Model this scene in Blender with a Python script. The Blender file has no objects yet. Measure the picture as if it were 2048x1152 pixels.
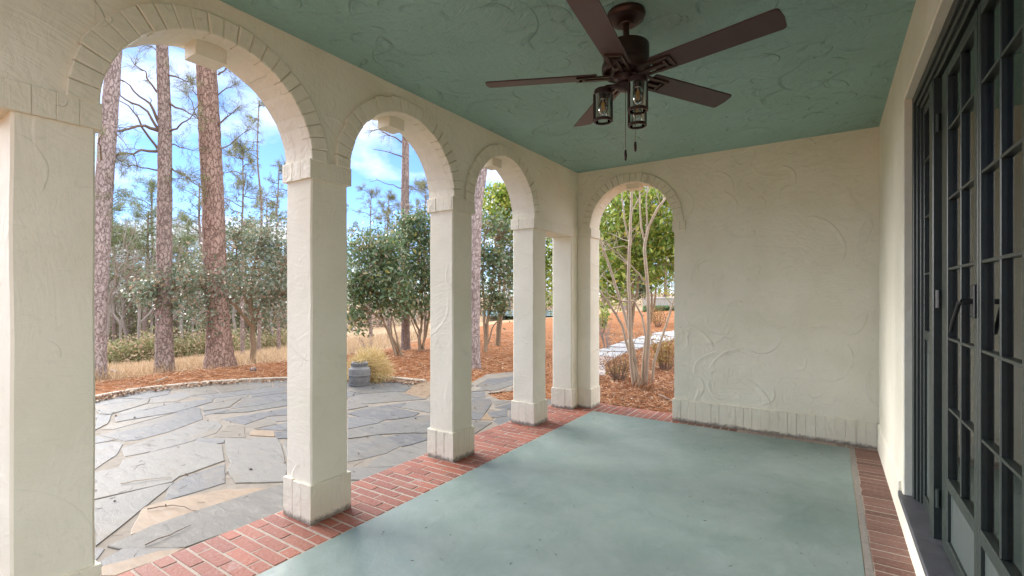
import bpy, math, random
import numpy as np
from mathutils import Vector, noise as mnoise
random.seed(7); RNG = np.random.default_rng(7)
SC = bpy.context.scene
COL = SC.collection

# ------------------------------------------------------------------ camera, sky, sun, exposure
S = 0.82                                   # everything below is laid out in units of 0.82 m and scaled at the end
H = 1.45                                   # camera height in those units
TH = math.atan(636 / 958)
FW = np.array([-math.sin(TH), math.cos(TH), 0.0]); RT = np.array([math.cos(TH), math.sin(TH), 0.0]); UP = np.array([0, 0, 1.0])
CAM = np.array([0, 0, H])
def P(u, v, d):                            # a point at depth d (survey helper: where a thing stands in the place)
    return CAM + d * (FW + (u - 1024) / 958 * RT + (590 - v) / 958 * UP)
cd = bpy.data.cameras.new('camera'); cam = bpy.data.objects.new('camera', cd); COL.objects.link(cam)
cam.location = CAM; cam.rotation_euler = (math.radians(90), 0, TH)
cd.sensor_width = 36; cd.lens = 36 * 958 / 2048; cd.shift_y = 14 / 2048; cd.clip_start = 0.02; cd.clip_end = 2000
SC.camera = cam

SUN_ELEV, SUN_AZ = 22.0, 276.0             # compass azimuth (0 = +Y, clockwise): the bright part of the sky is in the west
sd = bpy.data.lights.new('sun', 'SUN'); sd.energy = 1.5; sd.angle = math.radians(50); sd.color = (1.0, 0.965, 0.92)
sun = bpy.data.objects.new('sun', sd); COL.objects.link(sun)
_a, _e = math.radians(SUN_AZ), math.radians(SUN_ELEV)
_dir = Vector((math.sin(_a) * math.cos(_e), math.cos(_a) * math.cos(_e), math.sin(_e)))
sun.rotation_euler = _dir.to_track_quat('Z', 'Y').to_euler(); sun.location = (0, 0, 20)

w = bpy.data.worlds.new('World'); SC.world = w; w.use_nodes = True
nt = w.node_tree; nt.nodes.clear()
def WN(t, **k):
    n = nt.nodes.new(t)
    for a, b in k.items(): setattr(n, a, b)
    return n
out = WN('ShaderNodeOutputWorld'); bg = WN('ShaderNodeBackground'); bg.inputs['Strength'].default_value = 0.05
sky = WN('ShaderNodeTexSky', sky_type='NISHITA', sun_disc=False)
sky.sun_elevation = _e; sky.sun_rotation = _a; sky.air_density = 1.0; sky.dust_density = 0.0; sky.ozone_density = 3.0; sky.altitude = 3500
tc = WN('ShaderNodeTexCoord'); sp = WN('ShaderNodeSeparateXYZ'); nt.links.new(tc.outputs['Generated'], sp.inputs[0])
zc = WN('ShaderNodeMath', operation='MAXIMUM'); zc.inputs[1].default_value = 0.0; nt.links.new(sp.outputs['Z'], zc.inputs[0])
za = WN('ShaderNodeMath', operation='ADD'); za.inputs[1].default_value = 0.22; nt.links.new(zc.outputs[0], za.inputs[0])
dv = WN('ShaderNodeVectorMath', operation='DIVIDE'); cz = WN('ShaderNodeCombineXYZ')
for k in range(3): nt.links.new(za.outputs[0], cz.inputs[k])
nt.links.new(tc.outputs['Generated'], dv.inputs[0]); nt.links.new(cz.outputs[0], dv.inputs[1])
mp = WN('ShaderNodeMapping'); mp.inputs['Location'].default_value = (0.35, 0.1, 0.0); nt.links.new(dv.outputs[0], mp.inputs[0])
cn = WN('ShaderNodeTexNoise'); cn.inputs['Scale'].default_value = 1.15; cn.inputs['Detail'].default_value = 9; cn.inputs['Roughness'].default_value = 0.55; cn.inputs['Distortion'].default_value = 0.35
nt.links.new(mp.outputs[0], cn.inputs['Vector'])
cr = WN('ShaderNodeValToRGB'); cr.color_ramp.elements[0].position = 0.47; cr.color_ramp.elements[1].position = 0.66
nt.links.new(cn.outputs['Fac'], cr.inputs[0])
mx = WN('ShaderNodeMix', data_type='RGBA'); mx.inputs[7].default_value = (5.0, 5.2, 5.6, 1)
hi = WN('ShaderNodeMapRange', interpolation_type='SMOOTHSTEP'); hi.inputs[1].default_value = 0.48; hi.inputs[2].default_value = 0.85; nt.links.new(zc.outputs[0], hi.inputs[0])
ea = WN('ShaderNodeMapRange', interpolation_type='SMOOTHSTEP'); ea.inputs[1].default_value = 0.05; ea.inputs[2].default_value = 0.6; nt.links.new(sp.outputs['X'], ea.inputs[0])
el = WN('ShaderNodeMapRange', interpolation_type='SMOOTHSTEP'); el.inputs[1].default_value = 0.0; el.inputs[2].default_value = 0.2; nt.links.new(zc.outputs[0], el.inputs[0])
eb = WN('ShaderNodeMath', operation='MULTIPLY'); nt.links.new(ea.outputs[0], eb.inputs[0]); nt.links.new(el.outputs[0], eb.inputs[1])          # unseen bright cloud added in the east to light the tree fronts
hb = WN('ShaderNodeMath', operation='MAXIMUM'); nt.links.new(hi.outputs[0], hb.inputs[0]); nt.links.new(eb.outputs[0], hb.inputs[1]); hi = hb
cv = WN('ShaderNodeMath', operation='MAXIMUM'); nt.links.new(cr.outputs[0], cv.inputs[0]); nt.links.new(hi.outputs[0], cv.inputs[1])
cb = WN('ShaderNodeMix', data_type='RGBA'); cb.inputs[6].default_value = (4.6, 4.8, 5.2, 1); cb.inputs[7].default_value = (7.5, 7.75, 8.3, 1); nt.links.new(hi.outputs[0], cb.inputs[0]); nt.links.new(cb.outputs[2], mx.inputs[7])   # brighter cloud added out of view, overhead and east, as fill light outdoors
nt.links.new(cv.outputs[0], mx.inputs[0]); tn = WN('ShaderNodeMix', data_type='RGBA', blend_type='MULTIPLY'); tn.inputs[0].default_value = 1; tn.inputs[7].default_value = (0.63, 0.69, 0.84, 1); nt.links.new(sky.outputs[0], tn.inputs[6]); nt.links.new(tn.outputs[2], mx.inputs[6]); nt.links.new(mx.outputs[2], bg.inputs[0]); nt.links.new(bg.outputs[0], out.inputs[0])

SC.view_settings.view_transform = 'Standard'; SC.view_settings.look = 'None'; SC.view_settings.gamma = 1; SC.view_settings.use_curve_mapping = False
SC.view_settings.exposure = 2.93
SC.render.engine = 'CYCLES'
cy = SC.cycles; cy.max_bounces = 10; cy.diffuse_bounces = 7; cy.glossy_bounces = 4; cy.transparent_max_bounces = 16; cy.transmission_bounces = 6
cy.caustics_reflective = False; cy.caustics_refractive = False; cy.use_denoising = True

# ------------------------------------------------------------------ mesh and object helpers
class MB:
    def __init__(s): s.v = []; s.f = []; s.m = []
    def add(s, vs, fs, mi=0):
        o = len(s.v); s.v.extend([tuple(map(float, p)) for p in vs]); s.f.extend([tuple(i + o for i in f) for f in fs]); s.m.extend([mi] * len(fs))
    def quad(s, a, b, c, d, mi=0): s.add([a, b, c, d], [(0, 1, 2, 3)], mi)
    def box(s, x0, x1, y0, y1, z0, z1, mi=0, ch=0.0):
        if ch <= 0:
            s.add([(x0,y0,z0),(x1,y0,z0),(x1,y1,z0),(x0,y1,z0),(x0,y0,z1),(x1,y0,z1),(x1,y1,z1),(x0,y1,z1)],
                  [(0,3,2,1),(4,5,6,7),(0,1,5,4),(1,2,6,5),(2,3,7,6),(3,0,4,7)], mi); return
        c = ch; vs = []
        for z, k in ((z0, c), (z0 + c, 0), (z1 - c, 0), (z1, c)):
            a0, a1, b0, b1 = x0 + k, x1 - k, y0 + k, y1 - k
            if k == 0: vs += [(a0+c,b0,z),(a1-c,b0,z),(a1,b0+c,z),(a1,b1-c,z),(a1-c,b1,z),(a0+c,b1,z),(a0,b1-c,z),(a0,b0+c,z)]
            else: vs += [(a0,b0,z),(a1,b0,z),(a1,b0,z),(a1,b1,z),(a1,b1,z),(a0,b1,z),(a0,b1,z),(a0,b0,z)]
        fs = [tuple(range(7, -1, -1)), tuple(range(24, 32))]
        for r in range(3):
            for i in range(8): j = (i + 1) % 8; fs.append((r*8+i, r*8+j, r*8+8+j, r*8+8+i))
        s.add(vs, fs, mi)
    def tube(s, pts, rads, n=6, mi=0, cap=True):
        pts = [Vector(p) for p in pts]; k = len(pts); vs = []
        if not hasattr(rads, '__len__'): rads = [rads] * k
        t0 = (pts[1] - pts[0]).normalized(); a = Vector((0, 0, 1)) if abs(t0.z) < 0.9 else Vector((1, 0, 0))
        u = t0.cross(a).normalized()
        for i in range(k):
            t = (pts[min(i + 1, k - 1)] - pts[max(i - 1, 0)])
            t = t.normalized() if t.length > 1e-9 else t0
            u = (u - t * u.dot(t)); u = u.normalized() if u.length > 1e-6 else t.orthogonal().normalized()
            wv = t.cross(u)
            for j in range(n):
                an = 2 * math.pi * j / n; vs.append(pts[i] + (u * math.cos(an) + wv * math.sin(an)) * rads[i])
        fs = [(i*n+j, i*n+(j+1) % n, (i+1)*n+(j+1) % n, (i+1)*n+j) for i in range(k - 1) for j in range(n)]
        if cap: fs += [tuple(range(n - 1, -1, -1)), tuple(range((k - 1) * n, k * n))]
        s.add(vs, fs, mi)
    def lathe(s, prof, c=(0, 0, 0), n=32, mi=0):
        vs = []; k = len(prof)
        for r, z in prof:
            for j in range(n): an = 2*math.pi*j/n; vs.append((c[0]+r*math.cos(an), c[1]+r*math.sin(an), c[2]+z))
        fs = [(i*n+j, i*n+(j+1) % n, (i+1)*n+(j+1) % n, (i+1)*n+j) for i in range(k-1) for j in range(n)]
        s.add(vs, fs, mi)
    def build(s, name, mats, parent=None, origin=None, smooth=None):
        o = np.array(ORG.get(parent.name, (0, 0, 0)) if parent is not None else (origin if origin is not None else (0, 0, 0)), float)
        me = bpy.data.meshes.new(name)
        vv = np.array(s.v, float).reshape(-1, 3) - o
        me.from_pydata(vv.tolist(), [], s.f)
        if not isinstance(mats, (list, tuple)): mats = [mats]
        for m in mats: me.materials.append(m)
        if len(mats) > 1: me.polygons.foreach_set('material_index', s.m)
        if smooth is not None:
            me.polygons.foreach_set('use_smooth', [True] * len(s.f)); me.set_sharp_from_angle(angle=math.radians(smooth))
        me.update()
        return link(name, me, parent, o)
ORG = {}
def link(name, data, parent, o):
    ob = bpy.data.objects.new(name, data); COL.objects.link(ob)
    if parent is not None: ob.parent = parent
    else: ob.location = tuple(o)
    ORG[ob.name] = tuple(o)
    return ob
def fast_mesh(name, V, F, mats, parent=None, origin=None, smooth=False):     # V (n,3), F (m,k) arrays
    o = np.array(ORG.get(parent.name, (0, 0, 0)) if parent is not None else (origin if origin is not None else (0, 0, 0)), float)
    me = bpy.data.meshes.new(name); k = F.shape[1]
    me.vertices.add(len(V)); me.vertices.foreach_set('co', (V - o).astype(np.float32).ravel())
    me.loops.add(F.size); me.loops.foreach_set('vertex_index', F.astype(np.int32).ravel())
    me.polygons.add(len(F)); me.polygons.foreach_set('loop_start', np.arange(0, F.size, k, dtype=np.int32))
    me.polygons.foreach_set('loop_total', np.full(len(F), k, dtype=np.int32))
    for m in (mats if isinstance(mats, (list, tuple)) else [mats]): me.materials.append(m)
    if smooth: me.polygons.foreach_set('use_smooth', [True] * len(F))
    me.update(calc_edges=True); me.validate()
    return link(name, me, parent, o)
def tag(o, label=None, cat=None, group=None, kind=None):
    if label: o['label'] = label
    if cat: o['category'] = cat
    if group: o['group'] = group
    if kind: o['kind'] = kind
    return o
def thing(name, label, cat, loc=(0, 0, 0), group=None):
    o = bpy.data.objects.new(name, None); COL.objects.link(o); o.location = tuple(map(float, loc)); o.empty_display_size = 0.1
    ORG[o.name] = tuple(map(float, loc)); return tag(o, label, cat, group, 'thing')
def copy_tree(o, parent=None):
    c = o.copy(); COL.objects.link(c)
    if parent is not None: c.parent = parent
    for ch in list(o.children): copy_tree(ch, c)
    return c
def struct(o): o['kind'] = 'structure'; return o
def stuff(o): o['kind'] = 'stuff'; return o

# ------------------------------------------------------------------ materials
class NT:
    def __init__(s, name):
        s.m = bpy.data.materials.new(name); s.m.use_nodes = True; s.t = s.m.node_tree; s.b = s.t.nodes['Principled BSDF']; s.o = s.t.nodes['Material Output']
    def n(s, t, ins=None, **k):
        n = s.t.nodes.new(t)
        for a, b in k.items(): setattr(n, a, b)
        for a, b in (ins or {}).items():
            if hasattr(b, 'links'): s.t.links.new(b, n.inputs[a])
            else: n.inputs[a].default_value = b
        return n
    def set(s, a, b):
        if hasattr(b, 'links'): s.t.links.new(b, s.b.inputs[a])
        else: s.b.inputs[a].default_value = b
    def math(s, op, a, b=0.0, c=None, clamp=False):
        n = s.n('ShaderNodeMath', operation=op, use_clamp=clamp)
        for i, x in enumerate((a, b) if c is None else (a, b, c)):
            if hasattr(x, 'links'): s.t.links.new(x, n.inputs[i])
            else: n.inputs[i].default_value = x
        return n.outputs[0]
    def obj(s): return s.n('ShaderNodeTexCoord').outputs['Object']
    def noise(s, sc, det=4, rough=0.5, vec=None, dist=0.0):
        return s.n('ShaderNodeTexNoise', {'Vector': vec if vec is not None else s.obj(), 'Scale': sc, 'Detail': det, 'Roughness': rough, 'Distortion': dist}).outputs['Fac']
    def ramp(s, fac, stops):
        n = s.n('ShaderNodeValToRGB', {'Fac': fac}); e = n.color_ramp.elements
        while len(e) < len(stops): e.new(0.5)
        for i, (p, c) in enumerate(stops): e[i].position = p; e[i].color = (*c, 1) if len(c) == 3 else c
        return n.outputs['Color']
    def mix(s, fac, a, b, mode='MIX'):
        n = s.n('ShaderNodeMix', data_type='RGBA', blend_type=mode)
        for i, x in ((0, fac), (6, a), (7, b)):
            if hasattr(x, 'links'): s.t.links.new(x, n.inputs[i])
            else: n.inputs[i].default_value = x if i == 0 else ((*x, 1) if len(x) == 3 else x)
        return n.outputs[2]
    def smooth(s, x, lo, hi, a=0.0, b=1.0):
        return s.n('ShaderNodeMapRange', {'Value': x, 'From Min': lo, 'From Max': hi, 'To Min': a, 'To Max': b}, interpolation_type='SMOOTHSTEP').outputs[0]
    def bump(s, h, dist, strength=1.0, normal=None):
        n = s.n('ShaderNodeBump', {'Height': h, 'Distance': dist, 'Strength': strength})
        if normal is not None: s.t.links.new(normal, n.inputs['Normal'])
        return n.outputs[0]
    def island(s): return s.n('ShaderNodeNewGeometry').outputs['Random Per Island']
    def mapping(s, vec, sc=(1, 1, 1), loc=(0, 0, 0), rot=(0, 0, 0)):
        return s.n('ShaderNodeMapping', {'Vector': vec, 'Scale': sc, 'Location': loc, 'Rotation': rot}).outputs[0]

def trowel(t, vec, plane, sc, off, dens, wid=0.045):  # thin arcs left by a plasterer's trowel: a ridge with one sharp side, over part of a circle
    v = t.mapping(vec, (sc, sc, sc), off)
    nz = t.n('ShaderNodeTexNoise', {'Vector': v, 'Scale': 0.8, 'Detail': 2}).outputs['Color']
    v = t.n('ShaderNodeVectorMath', {0: v, 1: t.n('ShaderNodeVectorMath', {0: nz, 1: (0.38, 0.38, 0.38)}, operation='MULTIPLY').outputs[0]}, operation='ADD').outputs[0]
    s = t.n('ShaderNodeSeparateXYZ', {0: v}).outputs
    u = t.n('ShaderNodeCombineXYZ', {0: t.math('ADD', s[0], s[1]) if plane[0] == 'D' else s['XYZ'.index(plane[0])], 1: s['XYZ'.index(plane[1])]}).outputs[0]
    vo = t.n('ShaderNodeTexVoronoi', {'Vector': u, 'Scale': 1.0}, voronoi_dimensions='2D')
    d = t.n('ShaderNodeVectorMath', {0: u, 1: vo.outputs['Position']}, operation='SUBTRACT').outputs[0]
    dn = t.n('ShaderNodeVectorMath', {0: d}, operation='NORMALIZE').outputs[0]
    cx = t.n('ShaderNodeSeparateXYZ', {0: vo.outputs['Color']}).outputs
    an = t.math('MULTIPLY', cx[2], 6.283)
    rn = t.n('ShaderNodeCombineXYZ', {0: t.math('COSINE', an), 1: t.math('SINE', an)}).outputs[0]
    dot = t.n('ShaderNodeVectorMath', {0: dn, 1: rn}, operation='DOT_PRODUCT').outputs['Value']
    r0 = t.math('MULTIPLY_ADD', cx[0], 0.45, 0.22); L = t.math('SUBTRACT', vo.outputs['Distance'], r0)
    rise = t.smooth(L, -wid * 2.2, 0.0); fall = t.smooth(L, 0.0, wid * 0.45, 1.0, 0.0)
    return t.math('MULTIPLY', t.math('MULTIPLY', rise, fall), t.math('MULTIPLY', t.smooth(dot, 0.35, 0.85), t.math('MULTIPLY', t.smooth(cx[1], 1 - dens, 1 - dens + 0.15), 1.0)))

def stucco(name, base, plane, amt=1.0, sc=3.0, dens=0.7, dirt=0.5, rough=0.75, wid=0.045):
    t = NT(name); o = t.obj()
    h = trowel(t, o, plane, sc, (3.1, 1.7, 0.3), dens, wid)
    for k, (f, wgt) in enumerate(((1.35, 0.8), (0.55, 0.55), (0.85, 0.8), (2.2, 0.6))): h = t.math('ADD', h, t.math('MULTIPLY', trowel(t, o, plane, sc * f, (7.7 + k * 3, 4.1 + k, 2.3 - k), dens * 0.9, wid * (1.2 if f > 1 else 0.6)), wgt))
    lo = t.noise(2.2, 3, 0.5); fi = t.noise(42, 4, 0.6); und = t.noise(2.6, 3, 0.5, dist=0.8); mid = t.noise(11, 4, 0.6, dist=1.8)
    sv = t.n('ShaderNodeVectorMath', {0: o, 1: t.n('ShaderNodeVectorMath', {0: t.n('ShaderNodeTexNoise', {'Vector': o, 'Scale': 1.1, 'Detail': 1}).outputs['Color'], 1: (0.9, 0.9, 0.9)}, operation='MULTIPLY').outputs[0]}, operation='ADD').outputs[0]
    st = t.math('ADD', t.noise(6, 4, 0.6, t.mapping(sv, (1, 1, 5), rot=(0.5, 0.4, 0.6)), 0.6), t.noise(5, 4, 0.6, t.mapping(sv, (5, 5, 1), rot=(-0.6, 0.5, -0.4)), 0.6))
    h2 = t.math('ADD', t.math('MULTIPLY_ADD', fi, 0.10, t.math('MULTIPLY', st, 0.75)), t.math('ADD', t.math('MULTIPLY', mid, 0.30), t.math('MULTIPLY', und, 1.1)))
    n1 = t.bump(h2, 0.012 * amt, 0.9); n2 = t.bump(h, 0.0075 * amt, 1.0, n1)
    c = t.mix(t.smooth(lo, 0.35, 0.7), base, tuple(x * y for x, y in zip(base, (0.93, 0.93, 0.90))))
    c = t.mix(t.math('MULTIPLY', t.smooth(mid, 0.56, 0.70), 0.18), c, tuple(x * 0.7 for x in base))
    v = t.n('ShaderNodeTexVoronoi', {'Vector': o, 'Scale': 3.5}).outputs
    chip = t.smooth(t.math('ADD', v['Distance'], t.math('MULTIPLY', fi, 0.03)), 0.022, 0.034, 1.0, 0.0)
    c = t.mix(t.math('MULTIPLY', chip, dirt), c, tuple(x * 0.25 for x in base))
    if dirt > 0.6 and plane == 'DZ':
        z = t.n('ShaderNodeSeparateXYZ', {0: o}).outputs[2]; grime = t.smooth(t.math('SUBTRACT', z, t.math('MULTIPLY', mid, 0.085)), -0.035, 0.004, 1.0, 0.0)
        c = t.mix(t.math('MULTIPLY', grime, 0.8), c, (0.14, 0.11, 0.085)); c = t.mix(t.math('MULTIPLY', t.smooth(t.noise(5, 5, 0.7, t.mapping(o, (2.2, 2.2, 0.7))), 0.57, 0.70), 0.28), c, (0.42, 0.37, 0.27))
    t.set('Base Color', c); t.set('Roughness', rough); t.set('Normal', n2); t.b.inputs['Specular IOR Level'].default_value = 0.3
    return t.m
M = {}
CREAM = (0.82, 0.765, 0.635)
M['stucco'] = stucco('cream_stucco', CREAM, 'YZ', 0.5, 2.0, 0.7, 0.4)
M['stucco_end'] = stucco('cream_stucco_end', CREAM, 'XZ', 0.5, 1.9, 0.72, 0.4)
M['stucco_plain'] = stucco('cream_stucco_smooth', CREAM, 'DZ', 0.28, 2.0, 0.4, 0.35)
M['brick_painted'] = stucco('cream_painted_brick', (0.79, 0.73, 0.595), 'DZ', 0.5, 7.0, 0.2, 0.8, 0.6)
M['ceiling'] = stucco('green_stucco', (0.29, 0.475, 0.43), 'XY', 1.5, 2.7, 0.62, 0.8, 0.45, 0.045)

def m_floor():
    t = NT('green_floor_paint'); o = t.obj()
    a = t.noise(1.5, 5, 0.58, dist=0.3); b = t.noise(60, 3, 0.6); s = t.noise(7, 6, 0.65, t.mapping(o, (1, 1.0, 1)), 0.8)
    c = t.ramp(a, [(0.30, (0.157, 0.216, 0.194)), (0.48, (0.195, 0.249, 0.227)), (0.68, (0.237, 0.284, 0.266))])
    c = t.mix(t.math('MULTIPLY', t.smooth(s, 0.5, 0.75), 0.22), c, (0.33, 0.40, 0.39))
    v = t.n('ShaderNodeTexVoronoi', {'Vector': o, 'Scale': 9.0}).outputs
    sp = t.smooth(t.math('ADD', v['Distance'], t.math('MULTIPLY', t.n('ShaderNodeSeparateXYZ', {0: v['Color']}).outputs[0], 0.10)), 0.03, 0.05, 1.0, 0.0)
    c = t.mix(t.math('MULTIPLY', t.smooth(t.noise(30, 4, 0.7), 0.6, 0.72), 0.25), c, (0.16, 0.20, 0.19))
    c = t.mix(sp, c, (0.03, 0.035, 0.03))
    t.set('Base Color', c); t.set('Roughness', t.smooth(s, 0.3, 0.7, 0.38, 0.6)); t.b.inputs['Specular IOR Level'].default_value = 0.35
    t.set('Normal', t.bump(t.math('ADD', t.math('MULTIPLY', b, 0.3), s), 0.004, 0.5)); return t.m
M['floor'] = m_floor()
def m_brick(name, stops, wear=0.35):
    t = NT(name); r = t.island()
    c = t.ramp(r, stops); n = t.noise(45, 5, 0.65); n2 = t.noise(5, 4, 0.6)
    c = t.mix(t.math('MULTIPLY', t.smooth(n, 0.42, 0.75), wear), c, (0.33, 0.21, 0.165))
    c = t.mix(t.math('MULTIPLY', t.smooth(n2, 0.60, 0.72), 0.35), c, (0.36, 0.32, 0.30))
    t.set('Base Color', c); t.set('Roughness', 0.7); t.set('Normal', t.bump(n, 0.006, 0.7)); return t.m
M['brick'] = m_brick('red_brick', [(0.0, (0.188, 0.045, 0.024)), (0.4, (0.245, 0.062, 0.031)), (0.75, (0.301, 0.083, 0.043)), (1.0, (0.226, 0.073, 0.043))])
M['brick_dark'] = m_brick('brown_brick', [(0.0, (0.124, 0.056, 0.041)), (0.5, (0.165, 0.076, 0.056)), (1.0, (0.206, 0.104, 0.079))], 0.45)
M['brick_grey'] = m_brick('grey_brick', [(0.0, (0.200, 0.150, 0.125)), (0.5, (0.263, 0.200, 0.175)), (1.0, (0.325, 0.250, 0.213))], 0.5)
def m_simple(name, col, rough=0.6, metal=0.0, nsc=20, amp=0.15, bd=0.002, spec=0.5):
    t = NT(name); n = t.noise(nsc, 4, 0.6)
    c = t.mix(n, tuple(x * (1 - amp) for x in col), tuple(min(1, x * (1 + amp)) for x in col))
    t.set('Base Color', c); t.set('Roughness', rough); t.set('Metallic', metal); t.b.inputs['Specular IOR Level'].default_value = spec
    if bd: t.set('Normal', t.bump(n, bd, 0.6))
    return t.m
M['mortar'] = m_simple('sandy_mortar', (0.35, 0.29, 0.235), 0.9, nsc=35, amp=0.3, bd=0.006)
M['patio_mortar'] = m_simple('patio_bed_mortar', (0.200, 0.168, 0.132), 0.9, nsc=14, amp=0.4, bd=0.008)
M['mortar_grey'] = m_simple('grey_mortar', (0.25, 0.225, 0.20), 0.9, nsc=30, amp=0.35, bd=0.006)
def m_slate():
    t = NT('bluestone'); r = t.island(); o = t.obj()
    c = t.ramp(r, [(0.0, (0.081, 0.080, 0.083)), (0.3, (0.103, 0.102, 0.103)), (0.55, (0.129, 0.123, 0.118)), (0.72, (0.152, 0.140, 0.121)), (0.86, (0.096, 0.094, 0.087)), (1.0, (0.140, 0.116, 0.086))])
    rot = t.n('ShaderNodeCombineXYZ', {2: t.math('MULTIPLY', r, 2.5)}).outputs[0]
    mp = t.n('ShaderNodeMapping', {'Vector': o, 'Scale': (1.0, 3.4, 1.0), 'Rotation': (0, 0, 0.5)}); t.t.links.new(rot, mp.inputs['Rotation'])
    st = t.noise(5, 7, 0.68, mp.outputs[0], 0.9); f = t.noise(55, 4, 0.65); bl = t.noise(1.6, 5, 0.65, dist=0.6)
    c = t.mix(t.math('MULTIPLY', t.smooth(st, 0.46, 0.72), 0.65), c, (0.186, 0.168, 0.145))
    c = t.mix(t.math('MULTIPLY', t.smooth(st, 0.46, 0.30), 0.55), c, (0.055, 0.053, 0.055))
    c = t.mix(t.math('MULTIPLY', t.smooth(bl, 0.49, 0.66), 0.7), c, (0.152, 0.124, 0.089))
    c = t.mix(t.math('MULTIPLY', t.smooth(f, 0.62, 0.8), 0.5), c, (0.041, 0.040, 0.036))
    t.set('Base Color', c); t.set('Roughness', 0.65); t.b.inputs['Specular IOR Level'].default_value = 0.35
    t.set('Normal', t.bump(t.math('ADD', st, t.math('MULTIPLY', f, 0.3)), 0.007, 0.7)); return t.m
M['slate'] = m_slate()
def m_tan():
    t = NT('tan_flagstone'); o = t.obj(); st = t.noise(5, 6, 0.65, t.mapping(o, (1, 3, 1), rot=(0, 0, 0.5)), 0.6)
    t.set('Base Color', t.ramp(st, [(0.3, (0.156, 0.099, 0.051)), (0.55, (0.216, 0.141, 0.075)), (0.75, (0.198, 0.162, 0.120))]))
    t.set('Roughness', 0.65); t.set('Normal', t.bump(st, 0.006, 0.5)); return t.m
M['tan'] = m_tan()
M['slate_dark'] = m_simple('dark_slate_sill', (0.085, 0.085, 0.095), 0.45, nsc=9, amp=0.6, bd=0.006)
M['kerbstone'] = m_simple('pale_edging_stone', (0.40, 0.34, 0.27), 0.85, nsc=18, amp=0.3, bd=0.01)
M['bronze'] = m_simple('oil_rubbed_bronze', (0.045, 0.022, 0.018), 0.38, 0.55, 30, 0.25, 0.0)
M['bronze_edge'] = m_simple('brushed_bronze_edge', (0.085, 0.052, 0.040), 0.35, 0.8, 30, 0.3, 0.0)
M['blade'] = m_simple('dark_walnut_blade', (0.060, 0.026, 0.022), 0.42, 0.0, 14, 0.25, 0.0)
M['green_paint'] = m_simple('dark_green_gloss_paint', (0.024, 0.032, 0.027), 0.38, 0.0, 22, 0.35, 0.0015)
M['green_panel'] = m_simple('grey_green_panel_paint', (0.085, 0.10, 0.094), 0.35, 0.0, 22, 0.2, 0.0015)
M['black_seal'] = m_simple('black_seal', (0.012, 0.012, 0.012), 0.5, 0, 30, 0.3, 0.0)
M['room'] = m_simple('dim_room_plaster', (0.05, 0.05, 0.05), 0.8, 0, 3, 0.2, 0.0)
M['steel'] = m_simple('worn_steel', (0.16, 0.155, 0.15), 0.5, 0.7, 40, 0.3, 0.0)
def m_glass(name, tint=(0.96, 0.98, 0.97), two=False):
    t = NT(name); t.t.nodes.remove(t.b)
    fr = t.n('ShaderNodeFresnel', {'IOR': 2.0 if two else 1.5}).outputs[0]
    a = t.n('ShaderNodeBsdfTransparent', {'Color': (*tint, 1)}); g = t.n('ShaderNodeBsdfGlossy', {'Roughness': 0.02})
    m = t.n('ShaderNodeMixShader', {'Fac': fr}); t.t.links.new(a.outputs[0], m.inputs[1]); t.t.links.new(g.outputs[0], m.inputs[2]); t.t.links.new(m.outputs[0], t.o.inputs[0])
    return t.m
M['glass'] = m_glass('clear_glass', two=True); M['shade_glass'] = m_glass('clear_shade_glass', (0.93, 0.94, 0.93))
M['filament'] = m_simple('amber_filament', (0.65, 0.36, 0.08), 0.4, 0.3, 30, 0.2, 0.0)
M['white_ceramic'] = m_simple('white_bulb_base', (0.7, 0.68, 0.62), 0.4, 0.0, 30, 0.1, 0.0)
M['pot'] = m_simple('weathered_grey_pot', (0.178, 0.172, 0.165), 0.8, 0.0, 14, 0.45, 0.008)

def m_bark(name, dark, lite, sc=1.0):
    t = NT(name); o = t.obj()
    nz = t.n('ShaderNodeTexNoise', {'Vector': o, 'Scale': 7.0 * sc, 'Detail': 4, 'Roughness': 0.65}).outputs['Color']
    w_ = t.n('ShaderNodeVectorMath', {0: t.n('ShaderNodeVectorMath', {0: nz, 1: (0.5, 0.5, 0.5)}, operation='SUBTRACT').outputs[0], 1: (0.14, 0.14, 0.10)}, operation='MULTIPLY').outputs[0]
    p = t.mapping(t.n('ShaderNodeVectorMath', {0: o, 1: w_}, operation='ADD').outputs[0], (13 * sc, 13 * sc, 4.6 * sc))
    vo = t.n('ShaderNodeTexVoronoi', {'Vector': p, 'Scale': 1.0}, feature='DISTANCE_TO_EDGE').outputs['Distance']
    vc = t.n('ShaderNodeSeparateXYZ', {0: t.n('ShaderNodeTexVoronoi', {'Vector': p, 'Scale': 1.0}).outputs['Color']}).outputs
    f = t.noise(26 * sc, 6, 0.75, t.mapping(o, (1, 1, 0.55)), 1.0); big = t.noise(2.2, 4, 0.6, t.mapping(o, (1, 1, 0.4)))
    lam = t.noise(9 * sc, 5, 0.7, t.mapping(o, (1, 1, 0.28)), 1.5)
    cut = t.math('MULTIPLY_ADD', lam, 0.30, -0.09)
    pl = t.smooth(t.math('SUBTRACT', vo, cut), -0.06, 0.045)
    v1 = t.math('ADD', t.math('ADD', t.math('MULTIPLY', vc[0], 0.18), t.math('MULTIPLY', f, 0.92)), t.math('MULTIPLY_ADD', big, 0.5, -0.25))
    c = t.ramp(v1, [(0.25, dark), (0.6, lite), (0.95, tuple(x * 1.3 for x in lite))])
    c = t.mix(t.math('MULTIPLY', t.math('SUBTRACT', 1.0, pl, clamp=True), 0.62), c, tuple(x * 0.42 * y for x, y in zip(dark, (1.15, 0.95, 0.85))))
    t.set('Base Color', c); t.set('Roughness', 0.9); t.b.inputs['Specular IOR Level'].default_value = 0.2
    t.set('Normal', t.bump(t.math('ADD', t.math('MULTIPLY', pl, 0.8), t.math('MULTIPLY', f, 0.7)), 0.03 / sc, 0.9)); return t.m
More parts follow.
